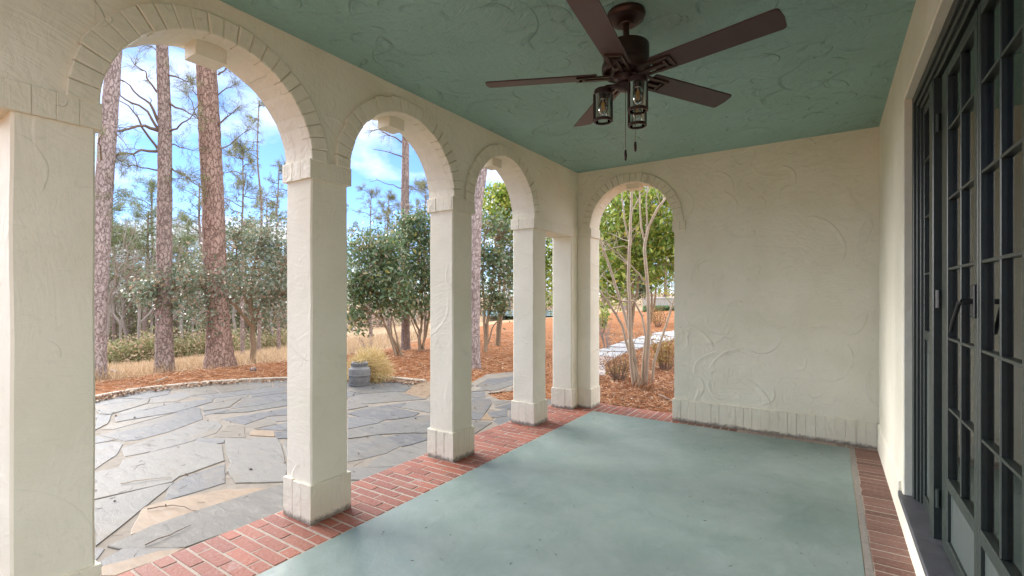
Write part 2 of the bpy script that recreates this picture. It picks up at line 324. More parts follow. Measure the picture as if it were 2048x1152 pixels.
M['pine_bark'] = m_bark('pine_bark', (0.274, 0.199, 0.170), (0.380, 0.288, 0.252), 1.5)
M['pine_bark_red'] = m_bark('reddish_pine_bark', (0.274, 0.170, 0.134), (0.380, 0.252, 0.202), 1.3)
M['pine_bark_pale'] = m_bark('pale_pine_bark', (0.344, 0.269, 0.246), (0.467, 0.375, 0.350), 1.6)
M['twig'] = m_simple('brown_twig', (0.17, 0.115, 0.085), 0.85, 0, 25, 0.4, 0.004)
M['camellia_bark'] = m_simple('tan_camellia_bark', (0.27, 0.19, 0.12), 0.85, 0, 14, 0.35, 0.004)
M['crape_bark'] = m_simple('smooth_pale_crape_bark', (0.360, 0.285, 0.210), 0.75, 0, 6, 0.3, 0.003)
M['grey_twig'] = m_simple('grey_bare_branch', (0.27, 0.225, 0.195), 0.9, 0, 10, 0.3, 0.0)
def m_leaf(name, stops, rough=0.45, trans=0.3, spec=0.5):
    t = NT(name); r = t.island(); c = t.ramp(r, stops)
    t.set('Base Color', c); t.set('Roughness', rough); t.b.inputs['Specular IOR Level'].default_value = spec
    if trans:
        tr = t.n('ShaderNodeBsdfTranslucent', {'Color': c}); m = t.n('ShaderNodeMixShader', {'Fac': trans})
        t.t.links.new(t.b.outputs[0], m.inputs[1]); t.t.links.new(tr.outputs[0], m.inputs[2]); t.t.links.new(m.outputs[0], t.o.inputs[0])
    return t.m
M['camellia'] = m_leaf('glossy_camellia_leaf', [(0, (0.078, 0.130, 0.056)), (0.45, (0.150, 0.227, 0.105)), (0.80, (0.240, 0.305, 0.175)), (0.90, (0.312, 0.234, 0.154)), (1.0, (0.377, 0.364, 0.084))], 0.34, 0.35, 0.55)
M['camellia_grey'] = m_leaf('grey_green_leaf', [(0, (0.102, 0.144, 0.084)), (0.5, (0.180, 0.228, 0.150)), (0.78, (0.264, 0.300, 0.216)), (0.88, (0.324, 0.240, 0.156)), (1.0, (0.384, 0.276, 0.180))], 0.34, 0.3, 0.55)
M['magnolia'] = m_leaf('yellow_green_leaf', [(0, (0.121, 0.203, 0.030)), (0.4, (0.243, 0.344, 0.061)), (0.8, (0.425, 0.486, 0.092)), (1.0, (0.608, 0.527, 0.121))], 0.42, 0.35)
M['needle'] = m_leaf('pine_needle', [(0, (0.110, 0.125, 0.044)), (0.5, (0.184, 0.198, 0.081)), (1.0, (0.294, 0.280, 0.133))], 0.5, 0.25)
M['far_needle'] = m_leaf('far_pine_needle', [(0, (0.105, 0.140, 0.056)), (0.5, (0.182, 0.217, 0.098)), (1.0, (0.280, 0.294, 0.154))], 0.6, 0.25)
M['far_leaf'] = m_leaf('far_woods_leaf', [(0, (0.121, 0.149, 0.068)), (0.4, (0.203, 0.216, 0.115)), (0.7, (0.324, 0.270, 0.196)), (1.0, (0.446, 0.351, 0.270))], 0.7, 0.25)
M['brush'] = m_leaf('field_edge_brush', [(0, (0.189, 0.220, 0.078)), (0.45, (0.320, 0.304, 0.140)), (0.75, (0.452, 0.338, 0.211)), (1.0, (0.603, 0.406, 0.281))], 0.7, 0.25)
M['thicket'] = m_leaf('bare_thicket', [(0, (0.17, 0.11, 0.09)), (0.6, (0.28, 0.19, 0.15)), (1.0, (0.36, 0.27, 0.21))], 0.8, 0.1)
M['fern'] = m_leaf('yellow_pot_foliage', [(0, (0.386, 0.315, 0.088)), (0.5, (0.619, 0.479, 0.194)), (1.0, (0.757, 0.554, 0.387))], 0.6, 0.4)
M['straw'] = m_leaf('pine_straw', [(0, (0.185, 0.075, 0.031)), (0.4, (0.354, 0.147, 0.059)), (0.8, (0.538, 0.266, 0.119)), (1.0, (0.708, 0.470, 0.285))], 0.65, 0.1)
M['drygrass'] = m_leaf('dry_grass_blade', [(0, (0.364, 0.238, 0.134)), (0.5, (0.486, 0.344, 0.212)), (1.0, (0.587, 0.445, 0.300))], 0.8, 0.3)
M['deadleaf'] = m_leaf('dead_leaf', [(0, (0.156, 0.085, 0.052)), (0.5, (0.338, 0.195, 0.117)), (1.0, (0.546, 0.416, 0.286))], 0.7, 0.1)
M['russet'] = m_leaf('russet_shrub_leaf', [(0, (0.260, 0.130, 0.039)), (0.5, (0.390, 0.234, 0.078)), (1.0, (0.442, 0.364, 0.104))], 0.6, 0.3)
M['ivy'] = m_leaf('low_hedge_leaf', [(0, (0.078, 0.143, 0.052)), (0.5, (0.143, 0.234, 0.091)), (1.0, (0.247, 0.338, 0.156))], 0.5, 0.3)

# ------------------------------------------------------------------ the ground
SLOPE = [(-180, 0.0), (-75, 0.10), (-42, 0.125), (-25, 0.085), (-18, 0.06), (-1.5, 0.012), (18.5, -0.02), (60, 0.0), (180, 0.0)]
def ground_z(x, y):
    d = np.array([x, y]); dep = d @ FW[:2]; lat = d @ RT[:2]; r = math.hypot(x, y)
    ph = math.degrees(math.atan2(lat, dep)); s = np.interp(ph, [a for a, _ in SLOPE], [b for _, b in SLOPE])
    k = max(0.0, r - 10.8); k = k if k < 24 else 24 + (k - 24) * 0.25
    k = k * k / (k + 1.2)
    return -0.05 - s * k + 0.02 * mnoise.noise(Vector((x * 0.35, y * 0.35, 0))) * min(1, max(0, r - 9) / 3)
def on_ground(u, v):                        # where the sight line through a surveyed mark meets the ground
    lo, hi = 1.0, 200.0
    for d in np.arange(2, 120, 0.25):
        p = P(u, v, d)
        if p[2] < ground_z(p[0], p[1]): return np.array([p[0], p[1], ground_z(p[0], p[1])])
    return P(u, v, 60)
EDGE = [(-180, 60), (-60, 9.5), (-40.8, 11.0), (-36, 11.3), (-30, 11.7), (-24, 12.6), (-18.5, 13.6), (-15, 15.5), (-11, 19), (-6, 26), (0, 30), (8, 34), (19, 38), (40, 40), (180, 60)]
def mulchness(x, y):
    d = np.array([x, y]); ph = math.degrees(math.atan2(d @ RT[:2], d @ FW[:2]))
    r = math.hypot(x, y); e = np.interp(ph, [a for a, _ in EDGE], [b for _, b in EDGE]) + 0.35 * mnoise.noise(Vector((x * 1.3, y * 1.3, 3)))
    return min(1, max(0, (e - r) / (0.04 * e) * 0.5 + 0.5))
def make_ground():
    rs = np.concatenate([[0.3], np.linspace(2, 16, 57), np.geomspace(16.6, 60, 48), np.geomspace(64, 900, 14)])
    az = np.concatenate([np.arange(-180, -64, 4), np.arange(-64, 40, 0.75), np.arange(40, 180, 4)])
    V = []; W = []
    for r in rs:
        for a in az:
            th = math.radians(a); q = r * (math.cos(th) * FW[:2] + math.sin(th) * RT[:2]); V.append((q[0], q[1], ground_z(*q))); W.append(mulchness(*q))
    n = len(az); F = [(i*n+j, (i+1)*n+j, (i+1)*n+(j+1) % n, i*n+(j+1) % n) for i in range(len(rs) - 1) for j in range(n)]
    o = fast_mesh('ground', np.array(V), np.array(F)[:, ::-1].copy(), M['ground'], smooth=True)
    at = o.data.attributes.new('mulch', 'FLOAT', 'POINT'); at.data.foreach_set('value', np.array(W, np.float32)); struct(o); return o
def m_ground():
    t = NT('ground_cover'); o = t.obj(); a = t.n('ShaderNodeAttribute', attribute_name='mulch').outputs['Fac']
    n1 = t.noise(22, 6, 0.7, t.mapping(o, (1, 1, 1)), 2.5); n2 = t.noise(1.1, 4, 0.6); n3 = t.noise(60, 3, 0.7, dist=1.0)
    mul = t.ramp(n1, [(0.25, (0.117, 0.046, 0.021)), (0.45, (0.274, 0.112, 0.047)), (0.62, (0.410, 0.181, 0.074)), (0.8, (0.577, 0.322, 0.178))])
    mul = t.mix(t.math('MULTIPLY', t.smooth(n2, 0.45, 0.7), 0.5), mul, (0.370, 0.209, 0.130))
    gr = t.ramp(t.math('ADD', t.math('MULTIPLY', n2, 0.6), t.math('MULTIPLY', n3, 0.4)), [(0.3, (0.290, 0.194, 0.104)), (0.5, (0.396, 0.277, 0.167)), (0.7, (0.466, 0.352, 0.234))])
    f = t.smooth(t.math('ADD', a, t.math('MULTIPLY', t.math('SUBTRACT', n1, 0.5), 0.5)), 0.4, 0.6)
    t.set('Base Color', t.mix(f, gr, mul)); t.set('Roughness', 0.95); t.b.inputs['Specular IOR Level'].default_value = 0.1
    t.set('Normal', t.bump(t.math('ADD', n1, t.math('MULTIPLY', n3, 0.5)), 0.03, 0.8)); return t.m
M['ground'] = m_ground(); make_ground()

# ------------------------------------------------------------------ porch: floor, borders, ceiling
XW, XO = -2.735, -3.015                   # inner and outer face of the arcade
YE, YB = 5.665, 5.945                     # inner and outer face of the end wall
YS = -0.365                               # south end of the porch
XR = 0.385                                # face of the house wall
ZC = 3.035
b = MB(); b.box(-2.468, 0.150, YS - 0.2, 5.548, -0.2, 0.0)
struct(b.build('floor', M['floor']))
b = MB(); b.box(XO - 0.06, XR + 0.02, YS - 0.28, YB + 0.02, -0.25, -0.0022); b.m = [0] * len(b.m)
def jit_(a): return random.uniform(-a, a)
def brick(b, x0, x1, y0, y1, mi=0, z=0.0):
    j = lambda: random.uniform(-0.003, 0.003)
    b.box(x0 + 0.006 + j(), x1 - 0.006 + j(), y0 + 0.006 + j(), y1 - 0.006 + j(), -0.03, z + random.uniform(-0.0012, 0.002), mi, 0.0022)
y = YS - 0.2; k = 0; X0, X1 = -3.075, -2.474
L = (X1 - X0) / 2.5
while y < YB:
    e = y + 0.0867
    cuts = [X0, X0 + L / 2, X0 + 1.5 * L, X1] if k % 2 else [X0, X0 + L, X0 + 2 * L, X1]
    for a, c in zip(cuts, cuts[1:]): brick(b, a, c, y, e, 1)
    y = e; k += 1
x = X1 + 0.004; k = 0; Y0, Y1 = 5.553, 5.99; L = (Y1 - Y0) / 1.5
while x < XR - 0.03:
    e = x + 0.0867; g = min(1, max(0, (x + 1.6) / 1.2)); mi = 3 if x > -0.9 else (2 if x > -1.5 else 1)
    for a, c in (((Y0, Y0 + L), (Y0 + L, Y1)) if k % 2 else ((Y0, Y0 + L / 2), (Y0 + L / 2, Y1))): brick(b, x, e, a, c, mi, -0.001)
    x = e; k += 1
y = YS - 0.2
while y < 5.545: brick(b, 0.188, XR + 0.01, y, y + 0.0867, 2); y += 0.0867
y = YS - 0.2
while y < 5.5:                            # ragged mortar strip between the slab and the bricks along the house
    b.box(0.1585 + jit_(0.0022), 0.190, y, y + 0.12, -0.05, -0.001 + jit_(0.0008), 4); y += 0.12
struct(b.build('brick_border', [M['mortar'], M['brick'], M['brick_dark'], M['brick_grey'], M['mortar_grey']]))
# dark shrinkage gap round the painted slab is left open between floor and bricks (2-5 mm)
b = MB(); b.box(XO, 5.0, YS - 0.28, YB, ZC, ZC + 0.35); struct(b.build('ceiling', M['ceiling']))

# ------------------------------------------------------------------ stucco walls
ZS, ZI = 2.300, 2.190                     # springing of the arches, underside of the impost course
jit = lambda a: random.uniform(-a, a)
def rbox(b, x0, x1, y0, y1, z0, z1, r=0.010, nz=14, amp=0.004, mi=0, sc=2.5):
    ring = [(x0+r, y0), (x1-r, y0), (x1, y0+r), (x1, y1-r), (x1-r, y1), (x0+r, y1), (x0, y1-r), (x0, y0+r)]
    vs = []
    for i in range(nz + 1):
        z = z0 + (z1 - z0) * i / nz
        for (x, y) in ring:
            q = Vector((x * 5 + 3, y * 5, z * sc)); vs.append((x + amp * mnoise.noise(q), y + amp * mnoise.noise(q + Vector((9, 2, 5))), z))
    fs = [tuple(range(7, -1, -1)), tuple(range(nz*8, nz*8+8))]
    fs += [(i*8+j, i*8+(j+1) % 8, (i+1)*8+(j+1) % 8, (i+1)*8+j) for i in range(nz) for j in range(8)]
    b.add(vs, fs, mi)
def soldier(b, x0, x1, y0, y1, z0, z1, faces, wd=0.082, pr=0.012, mi=0):
    """a course of upright painted bricks round a core; faces: which sides carry bricks"""
    b.box(x0 + 0.004, x1 - 0.004, y0 + 0.004, y1 - 0.004, z0 + 0.003, z1 - 0.003, mi)
    def run(a, c): n = max(1, round((c - a) / wd)); return [(a + (c - a) * i / n, a + (c - a) * (i + 1) / n) for i in range(n)]
    g = 0.0006
    for f in faces:
        if f in 'EW':
            for a, c in run(y0 - (pr if 'S' in faces else 0), y1 + (pr if 'N' in faces else 0)):
                d = pr + jit(0.002); zz0, zz1 = z0 + jit(0.002), z1 + jit(0.004)
                if f == 'E': b.box(x1 - 0.012, x1 + pr + jit(0.0008), a + g * 0.5, c - g * 0.5, z0 + jit(0.001), z1 + jit(0.003), mi, random.uniform(0.0014, 0.003))
                else: b.box(x0 - d, x0 + 0.012, a + g, c - g, zz0, zz1, mi, random.uniform(0.0014, 0.0034))
        else:
            for a, c in run(x0 - 0.0, x1 + 0.0):
                d = pr + jit(0.002); zz0, zz1 = z0 + jit(0.002), z1 + jit(0.004)
                if f == 'N': b.box(a + g, c - g, y1 - 0.012, y1 + d, zz0, zz1, mi, random.uniform(0.0014, 0.0034))
                else: b.box(a + g, c - g, y0 - d, y0 + 0.012, zz0, zz1, mi, random.uniform(0.0014, 0.0034))
def panel(b, m, s0, s1, T, arches, solids, ztop, zflat, mi=0):
    """wall along s; arches = (centre, radius); solids = stretches that reach the floor"""
    cols = []
    def base(s):
        for c, r in arches:
            if abs(s - c) < r - 1e-6: return ZS + math.sqrt(max(0, r*r - (s - c)**2))
        for a, e in solids:
            if a - 1e-6 <= s <= e + 1e-6: return -0.05
        return zflat
    brk = {s0, s1}
    for c, r in arches: brk |= {c - r, c + r}
    for a, e in solids: brk |= {max(a, s0), min(e, s1)}
    brk = sorted(brk)
    for a, e in zip(brk, brk[1:]):
        mid = (a + e) / 2; arch = [q for q in arches if abs(q[0] - mid) < q[1]]
        if arch:
            c, r = arch[0]; n = 48
            pts = [(c - r * math.cos(math.pi * i / n), ZS + r * math.sin(math.pi * i / n)) for i in range(n + 1)]
            pts = [(s + (jit(0.0025) if 0 < i < n else 0), z + (jit(0.003) if 0 < i < n else 0)) for i, (s, z) in enumerate(pts)]
        else:
            n = max(1, int((e - a) / 0.15)); pts = [(a + (e - a) * i / n, base(mid)) for i in range(n + 1)]
        cols.append(pts)
    for pts in cols:
        for (sa, za), (sb, zb) in zip(pts, pts[1:]):
            b.quad(m(sa, 0, za), m(sb, 0, zb), m(sb, 0, ztop), m(sa, 0, ztop), mi)
            b.quad(m(sa, T, za), m(sa, T, ztop), m(sb, T, ztop), m(sb, T, zb), mi)
            b.quad(m(sa, 0, za), m(sa, T, za), m(sb, T, zb), m(sb, 0, zb), mi)
    for p, q in zip(cols, cols[1:]):
        s = p[-1][0]; za, zb = p[-1][1], q[0][1]
        if abs(za - zb) > 1e-4: b.quad(m(s, 0, za), m(s, T, za), m(s, T, zb), m(s, 0, zb), mi)
    for s, z in (cols[0][0], cols[-1][-1]): b.quad(m(s, 0, z), m(s, T, z), m(s, T, ztop), m(s, 0, ztop), mi)
def arch_ring(b, m, c, r, w=0.108, n=24, mi=0):
    for i in range(n):
        a0, a1 = math.pi * i / n, math.pi * (i + 1) / n; g = random.choice((0.0004, 0.0012, 0.0024)) / r
        ri, ro = r - 0.007 + jit(0.004), r + w + jit(0.006); pr = 0.024 + jit(0.0022); k = 4; vs = []
        for t, sh in ((0.06, 0.0), (-pr + 0.005, 0.0), (-pr, 0.006)):
            for j in range(k):
                a = a0 + g + sh / r + (a1 - a0 - 2 * g - 2 * sh / r) * j / (k - 1)
                for rr in (ri + sh, ro - sh): vs.append(m(c - rr * math.cos(a), t, ZS + rr * math.sin(a)))
        fs = []
        for lv in range(2):
            o = lv * k * 2
            for j in range(k - 1):
                fs.append((o+j*2, o+(j+1)*2, o+k*2+(j+1)*2, o+k*2+j*2)); fs.append((o+(j+1)*2+1, o+j*2+1, o+k*2+j*2+1, o+k*2+(j+1)*2+1))
            fs.append((o+1, o, o+k*2, o+k*2+1)); e = o + (k-1)*2; fs.append((e, e+1, e+k*2+1, e+k*2))
        o = 2 * k * 2
        for j in range(k - 1): fs.append((o+j*2, o+(j+1)*2, o+(j+1)*2+1, o+j*2+1))
        b.add(vs, fs, mi)
def recalc(o):
    import bmesh
    bm = bmesh.new(); bm.from_mesh(o.data); bmesh.ops.recalc_face_normals(bm, faces=bm.faces); bm.to_mesh(o.data); bm.free(); return o

# arcade wall
PIERS = [(0.487, 0.755), (1.822, 2.098), (3.188, 3.460), (4.551, 4.827)]
ARCH = [((a[1] + c[0]) / 2, (c[0] - a[1]) / 2) for a, c in zip(PIERS, PIERS[1:])]
arc = thing('arcade_wall', 'cream stucco wall of three round arches between the porch and the stone patio', 'wall', (XW, 2.65, 0))
ma = lambda s, t, z: (XW - t, s, z)
b = MB(); panel(b, ma, YS - 0.28, YB, XW - XO, ARCH, [], ZC + 0.02, ZI + 0.004)
recalc(b.build('spandrel', M['stucco'], arc))
for c, r in ARCH:
    b = MB(); arch_ring(b, ma, c, r); recalc(b.build('arch_ring', M['brick_painted'], arc))
    b = MB(); rbox(b, XO + 0.045, XW - 0.10, c - 0.085, c + 0.075, ZS + r - 0.085, ZS + r + 0.02, 0.006, 2, 0.003); b.build('keystone', M['stucco_plain'], arc)
def pier(y0, y1, x0=XO, x1=XW):
    b = MB(); rbox(b, x0 + 0.006, x1, y0, y1, 0.02, ZI + 0.01); p = b.build('pier', M['stucco_plain'], arc)
    b = MB(); soldier(b, x0 + 0.004, x1 + 0.004, y0 - 0.004, y1 + 0.004, -0.02, 0.248, 'ESNW'); b.build('plinth', M['brick_painted'], p)
    b = MB(); soldier(b, x0 + 0.004, x1 + 0.001, y0 - 0.001, y1 + 0.001, ZI, ZS + 0.008, 'ESNW', pr=0.017); b.build('impost', M['brick_painted'], p)
for a in PIERS: pier(*a)
for y0, y1, f, g in ((5.482, YB, 'ESW', (5.482, YE - 0.01)), (YS - 0.28, -0.180, 'ENW', (YS + 0.01, -0.180))):
    b = MB(); rbox(b, XO + 0.006, XW, y0, y1, 0.02, ZI + 0.01); p = b.build('pier', M['stucco_plain'], arc)
    b = MB(); soldier(b, XO + 0.004, XW + 0.004, g[0], g[1], -0.02, 0.248, f); b.build('plinth', M['brick_painted'], p)
for y0, y1 in ((4.842, YE - 0.012), (YS + 0.012, 0.472)):
    b = MB(); soldier(b, XO + 0.004, XW + 0.001, y0, y1, ZI, ZS + 0.008, 'EW', pr=0.017); b.build('lintel', M['brick_painted'], arc)

# end wall (no wall opposite, behind the camera: left open to let light in)
def end_wall(sign, yin, label):
    t = thing('end_wall', label, 'wall', (-1.2, yin, 0))
    me = (lambda s, q, z: (s, yin + q, z)) if sign > 0 else (lambda s, q, z: (s, yin - q, z))
    ca, ra = -2.030, 0.526; x0, x1 = ca - ra, ca + ra
    b = MB(); panel(b, me, XW, XR, 0.28, [(ca, ra)], [(XW, x0), (x1, XR)], ZC + 0.02, 0.0); recalc(b.build('wall_face', M['stucco_end'], t))
    b = MB(); arch_ring(b, me, ca, ra); recalc(b.build('arch_ring', M['brick_painted'], t))
    ya, yb = sorted((yin, yin + sign * 0.28)); F = 'S' if sign > 0 else 'N'
    b = MB(); rbox(b, ca - 0.085, ca + 0.085, ya + 0.09, yb - 0.04, ZS + ra - 0.06, ZS + ra + 0.02, 0.006, 2, 0.003); b.build('keystone', M['stucco_plain'], t)
    for a, e, f in ((XW + 0.013, x0 + 0.001, F + 'E'), (x1 - 0.001, x1 + 0.128, F + 'W')):
        b = MB(); soldier(b, a, e, ya - 0.001, yb - 0.004, ZI, ZS + 0.008, f, pr=0.017, wd=0.07); b.build('impost', M['brick_painted'], t)
    b = MB(); soldier(b, XW + 0.016, x0 + 0.004, ya - 0.004, yb - 0.004, -0.02, 0.248, F + 'E'); b.build('plinth', M['brick_painted'], t)
    b = MB(); soldier(b, x1 - 0.004, XR - 0.016, ya - 0.004, yb - 0.004, -0.02, 0.248, F + 'W', wd=0.08); b.build('plinth', M['brick_painted'], t)
    return t
end_wall(1, YE, 'cream stucco wall at the far end with one arch and a brick base')

# house wall with the opening for the glazed doors
hw = thing('house_wall', 'smooth cream wall of the house around the dark green glazed doors', 'wall', (XR, 4.8, 0))
DY0, DY1, DZ0, DZ1 = 1.25, 3.905, 0.165, 2.685
b = MB(); inn = []; outp = []
def walk(x):                                # points round the opening, clockwise
    pts = []
    for (ya, za), (yb, zb) in (((DY1, DZ0), (DY1, DZ1)), ((DY1, DZ1), (DY0, DZ1)), ((DY0, DZ1), (DY0, DZ0)), ((DY0, DZ0), (DY1, DZ0))):
        for i in range(30): f = i / 30; pts.append((ya + (yb - ya) * f, za + (zb - za) * f))
    return pts
pw = walk(0); n = len(pw)
O = []
for (ya, za), (yb, zb) in (((YE + 0.28, -0.05), (YE + 0.28, ZC)), ((YE + 0.28, ZC), (YS - 0.28, ZC)), ((YS - 0.28, ZC), (YS - 0.28, -0.05)), ((YS - 0.28, -0.05), (YE + 0.28, -0.05))):
    for i in range(30): f = i / 30; O.append((ya + (yb - ya) * f, za + (zb - za) * f))
I1 = [(y + 0.006 * mnoise.noise(Vector((y * 9, z * 9, 1))) + jit(0.003), z + 0.006 * mnoise.noise(Vector((y * 9, z * 9, 7))) + jit(0.003)) for y, z in pw]
vs = [(XR, y, z) for y, z in O] + [(XR + 0.001, y + (y - 2.6) * 0.006, z + (z - 1.4) * 0.006) for y, z in I1] + [(XR + 0.008, y, z) for y, z in I1] + [(XR + 0.21, y, z) for y, z in pw]
fs = [(i + k * n, (i + 1) % n + k * n, (i + 1) % n + (k + 1) * n, i + (k + 1) * n) for k in range(3) for i in range(n)]
b.add(vs, fs); recalc(b.build('wall_face', M['stucco_plain'], hw))
b = MB(); b.add([(XR - 0.014, YS + 0.02, -0.02), (XR - 0.014, YE - 0.02, -0.02), (XR - 0.014, YE - 0.02, 0.235), (XR - 0.014, 3.985, 0.235), (XR - 0.014, 3.975, 0.155), (XR - 0.014, YS + 0.02, 0.155)], [(0, 1, 2, 3, 4, 5)])
b.add([(XR - 0.014, YE - 0.02, 0.235), (XR - 0.014, 3.985, 0.235), (XR + 0.001, 3.985, 0.252), (XR + 0.001, YE - 0.02, 0.252)], [(0, 1, 2, 3)])
b.add([(XR - 0.014, 3.985, 0.235), (XR - 0.014, 3.975, 0.155), (XR + 0.001, 3.975, 0.155), (XR + 0.001, 3.985, 0.252)], [(0, 1, 2, 3)])
recalc(b.build('plinth', M['stucco_plain'], hw))
# dim room behind the doors
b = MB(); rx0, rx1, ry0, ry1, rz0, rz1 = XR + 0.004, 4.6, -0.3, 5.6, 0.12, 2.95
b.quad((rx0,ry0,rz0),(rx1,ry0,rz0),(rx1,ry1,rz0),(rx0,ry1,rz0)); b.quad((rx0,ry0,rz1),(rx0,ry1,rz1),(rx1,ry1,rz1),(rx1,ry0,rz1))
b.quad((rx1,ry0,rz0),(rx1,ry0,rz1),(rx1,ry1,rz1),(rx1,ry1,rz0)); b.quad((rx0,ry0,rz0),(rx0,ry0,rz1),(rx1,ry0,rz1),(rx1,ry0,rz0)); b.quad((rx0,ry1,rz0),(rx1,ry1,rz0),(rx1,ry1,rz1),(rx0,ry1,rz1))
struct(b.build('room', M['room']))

# glazed doors
fd = thing('french_doors', 'dark green glazed doors of many small panes set in the cream house wall', 'doors', (XR + 0.08, 2.58, DZ0))
ZB = DZ0 + 0.02
b = MB(); b.box(XR - 0.018, XR + 0.20, DY0 + 0.002, DY1 + 0.07, DZ0 - 0.018, ZB, 0, 0.003); b.build('sill', M['slate_dark'], fd)
b = MB()
for y0, y1 in ((3.795, 3.903), (1.252, 1.360)):
    s = 1 if y0 > 2 else -1
    e = y1 if s > 0 else y0
    b.box(XR + 0.045, XR + 0.20, min(e, e - s * 0.05), max(e, e - s * 0.05), ZB, 2.683, 0, 0.004)
    b.box(XR + 0.058, XR + 0.19, min(e - s * 0.051, e - s * 0.08), max(e - s * 0.051, e - s * 0.08), ZB, 2.655, 0, 0.004)
    b.box(XR + 0.072, XR + 0.18, min(e - s * 0.081, e - s * 0.108), max(e - s * 0.081, e - s * 0.108), ZB, 2.625, 0, 0.004)
b.box(XR + 0.045, XR + 0.20, 1.303, 3.852, 2.634, 2.683, 0, 0.004); b.box(XR + 0.058, XR + 0.19, 1.333, 3.822, 2.606, 2.633, 0, 0.004); b.box(XR + 0.072, XR + 0.18, 1.361, 3.794, 2.578, 2.605, 0, 0.004)
b.build('frame', M['green_paint'], fd)
ROWS = [0.57, 0.905, 1.24, 1.575, 1.91, 2.245]
XF = XR + 0.075
for y0, y1 in ((3.255, 3.385), (1.78, 1.905)):
    b = MB(); b.box(XF - 0.016, XF + 0.10, y0 + (0.03 if y0 > 2 else 0), y1 - (0 if y0 > 2 else 0.03), ZB, 2.577, 0, 0.005); b.build('mullion', M['green_paint'], fd)
def leaf(name, y0, y1, cols, stile, zb, ztop, rows, panelled, lab=None):
    """a leaf of the glazed set: stiles, rails and muntins in one mesh, glass and panel as pieces of it"""
    b = MB(); x0, x1 = XF + 0.008, XF + 0.066
    b.box(x0, x1, y0, y0 + stile[0], zb, ztop, 0, 0.003); b.box(x0, x1, y1 - stile[1], y1, zb, ztop, 0, 0.003)
    ya, yb = y0 + stile[0], y1 - stile[1]
    b.box(x0 + 0.001, x1, ya, yb, ztop - 0.05, ztop, 0, 0.003); b.box(x0 + 0.001, x1, ya, yb, zb, zb + 0.07, 0, 0.003)
    b.box(x0 + 0.001, x1, ya, yb, rows[0] - 0.055, rows[0], 0, 0.003)
    for z in rows[1:]: b.box(x0 + 0.004, x1 - 0.003, ya, yb, z - 0.006, z + 0.006, 0, 0.002)
    for i in range(1, cols):
        ym = ya + (yb - ya) * i / cols; b.box(x0 + 0.0035, x1 - 0.002, ym - 0.006, ym + 0.006, rows[0], ztop - 0.05, 0, 0.003)
    o = b.build(name, M['green_paint'], fd)
    if lab: o['label'] = lab
    b = MB(); xg = x0 + 0.020; b.quad((xg, ya, rows[0]), (xg, ya, ztop - 0.05), (xg, yb, ztop - 0.05), (xg, yb, rows[0])); b.build('glass', M['glass'], o)
    b = MB(); b.box(x0 + 0.014, x1 - 0.01, ya, yb, zb + 0.07, rows[0] - 0.055, 0)
    if panelled: b.box(x0 + 0.006, x0 + 0.016, ya + 0.06, yb - 0.06, zb + 0.15, rows[0] - 0.13, 0, 0.004)
    b.build('panel', M['green_panel'], o)
    return o
leaf('sidelight', 3.387, 3.793, 1, (0.045, 0.045), ZB, 2.575, ROWS[2:], True); leaf('sidelight', 1.362, 1.778, 1, (0.045, 0.045), ZB, 2.575, ROWS[2:], True)
d1 = leaf('door', 2.505, 3.20, 2, (0.050, 0.13), ZB + 0.012, 2.55, ROWS, False, 'door leaf with the lever handle')
d2 = leaf('door', 1.935, 2.495, 2, (0.060, 0.030), ZB + 0.012, 2.55, ROWS, False)
b = MB(); b.tube([(XF + 0.006, 2.535, 1.425), (XF - 0.030, 2.535, 1.425)], [0.011, 0.011], 10); b.box(XF - 0.001, XF + 0.009, 2.512, 2.558, 1.36, 1.49, 0, 0.003)
b.tube([(XF - 0.030, 2.528, 1.428), (XF - 0.034, 2.56, 1.418), (XF - 0.038, 2.64, 1.345), (XF - 0.040, 2.69, 1.295)], [0.007, 0.008, 0.008, 0.007], 10); b.build('handle', M['black_seal'], d1)
for z in (0.42, 1.43, 2.32):
    b = MB(); b.tube([(XF - 0.004, 3.213, z - 0.045), (XF - 0.004, 3.213, z + 0.045)], 0.010, 8); b.box(XF - 0.002, XF + 0.007, 3.215, 3.245, z - 0.04, z + 0.04, 0, 0.001); b.build('hinge', M['steel'] if 1 < z < 2 else M['green_paint'], d1)

# ------------------------------------------------------------------ ceiling fan
FC = np.array([-0.955, 2.60, 0]); ZBL = 2.685
fan = thing('ceiling_fan', 'dark bronze ceiling fan with five blades and three glass lamps hanging from the green ceiling', 'ceiling fan', (FC[0], FC[1], ZC))
fc = (FC[0], FC[1], 0)
b = MB(); b.lathe([(0.001, ZC), (0.104, ZC), (0.106, 3.018), (0.102, 3.012), (0.098, 2.998), (0.090, 2.994), (0.082, 2.984), (0.072, 2.981), (0.060, 2.972), (0.045, 2.970), (0.042, 2.962), (0.001, 2.960)], fc, 48); b.build('canopy', M['bronze'], fan, smooth=35)
b = MB(); b.lathe([(0.017, 2.965), (0.017, 2.862)], fc, 20); b.lathe([(0.030, 2.885), (0.032, 2.872), (0.030, 2.858)], fc, 24); b.build('downrod', M['bronze'], fan, smooth=40)
b = MB(); b.lathe([(0.001, 2.853), (0.110, 2.853), (0.122, 2.848), (0.126, 2.838), (0.126, 2.752), (0.134, 2.745), (0.136, 2.735), (0.134, 2.705), (0.126, 2.692), (0.110, 2.688), (0.001, 2.688)], fc, 56); b.build('motor_housing', M['bronze'], fan, smooth=35)
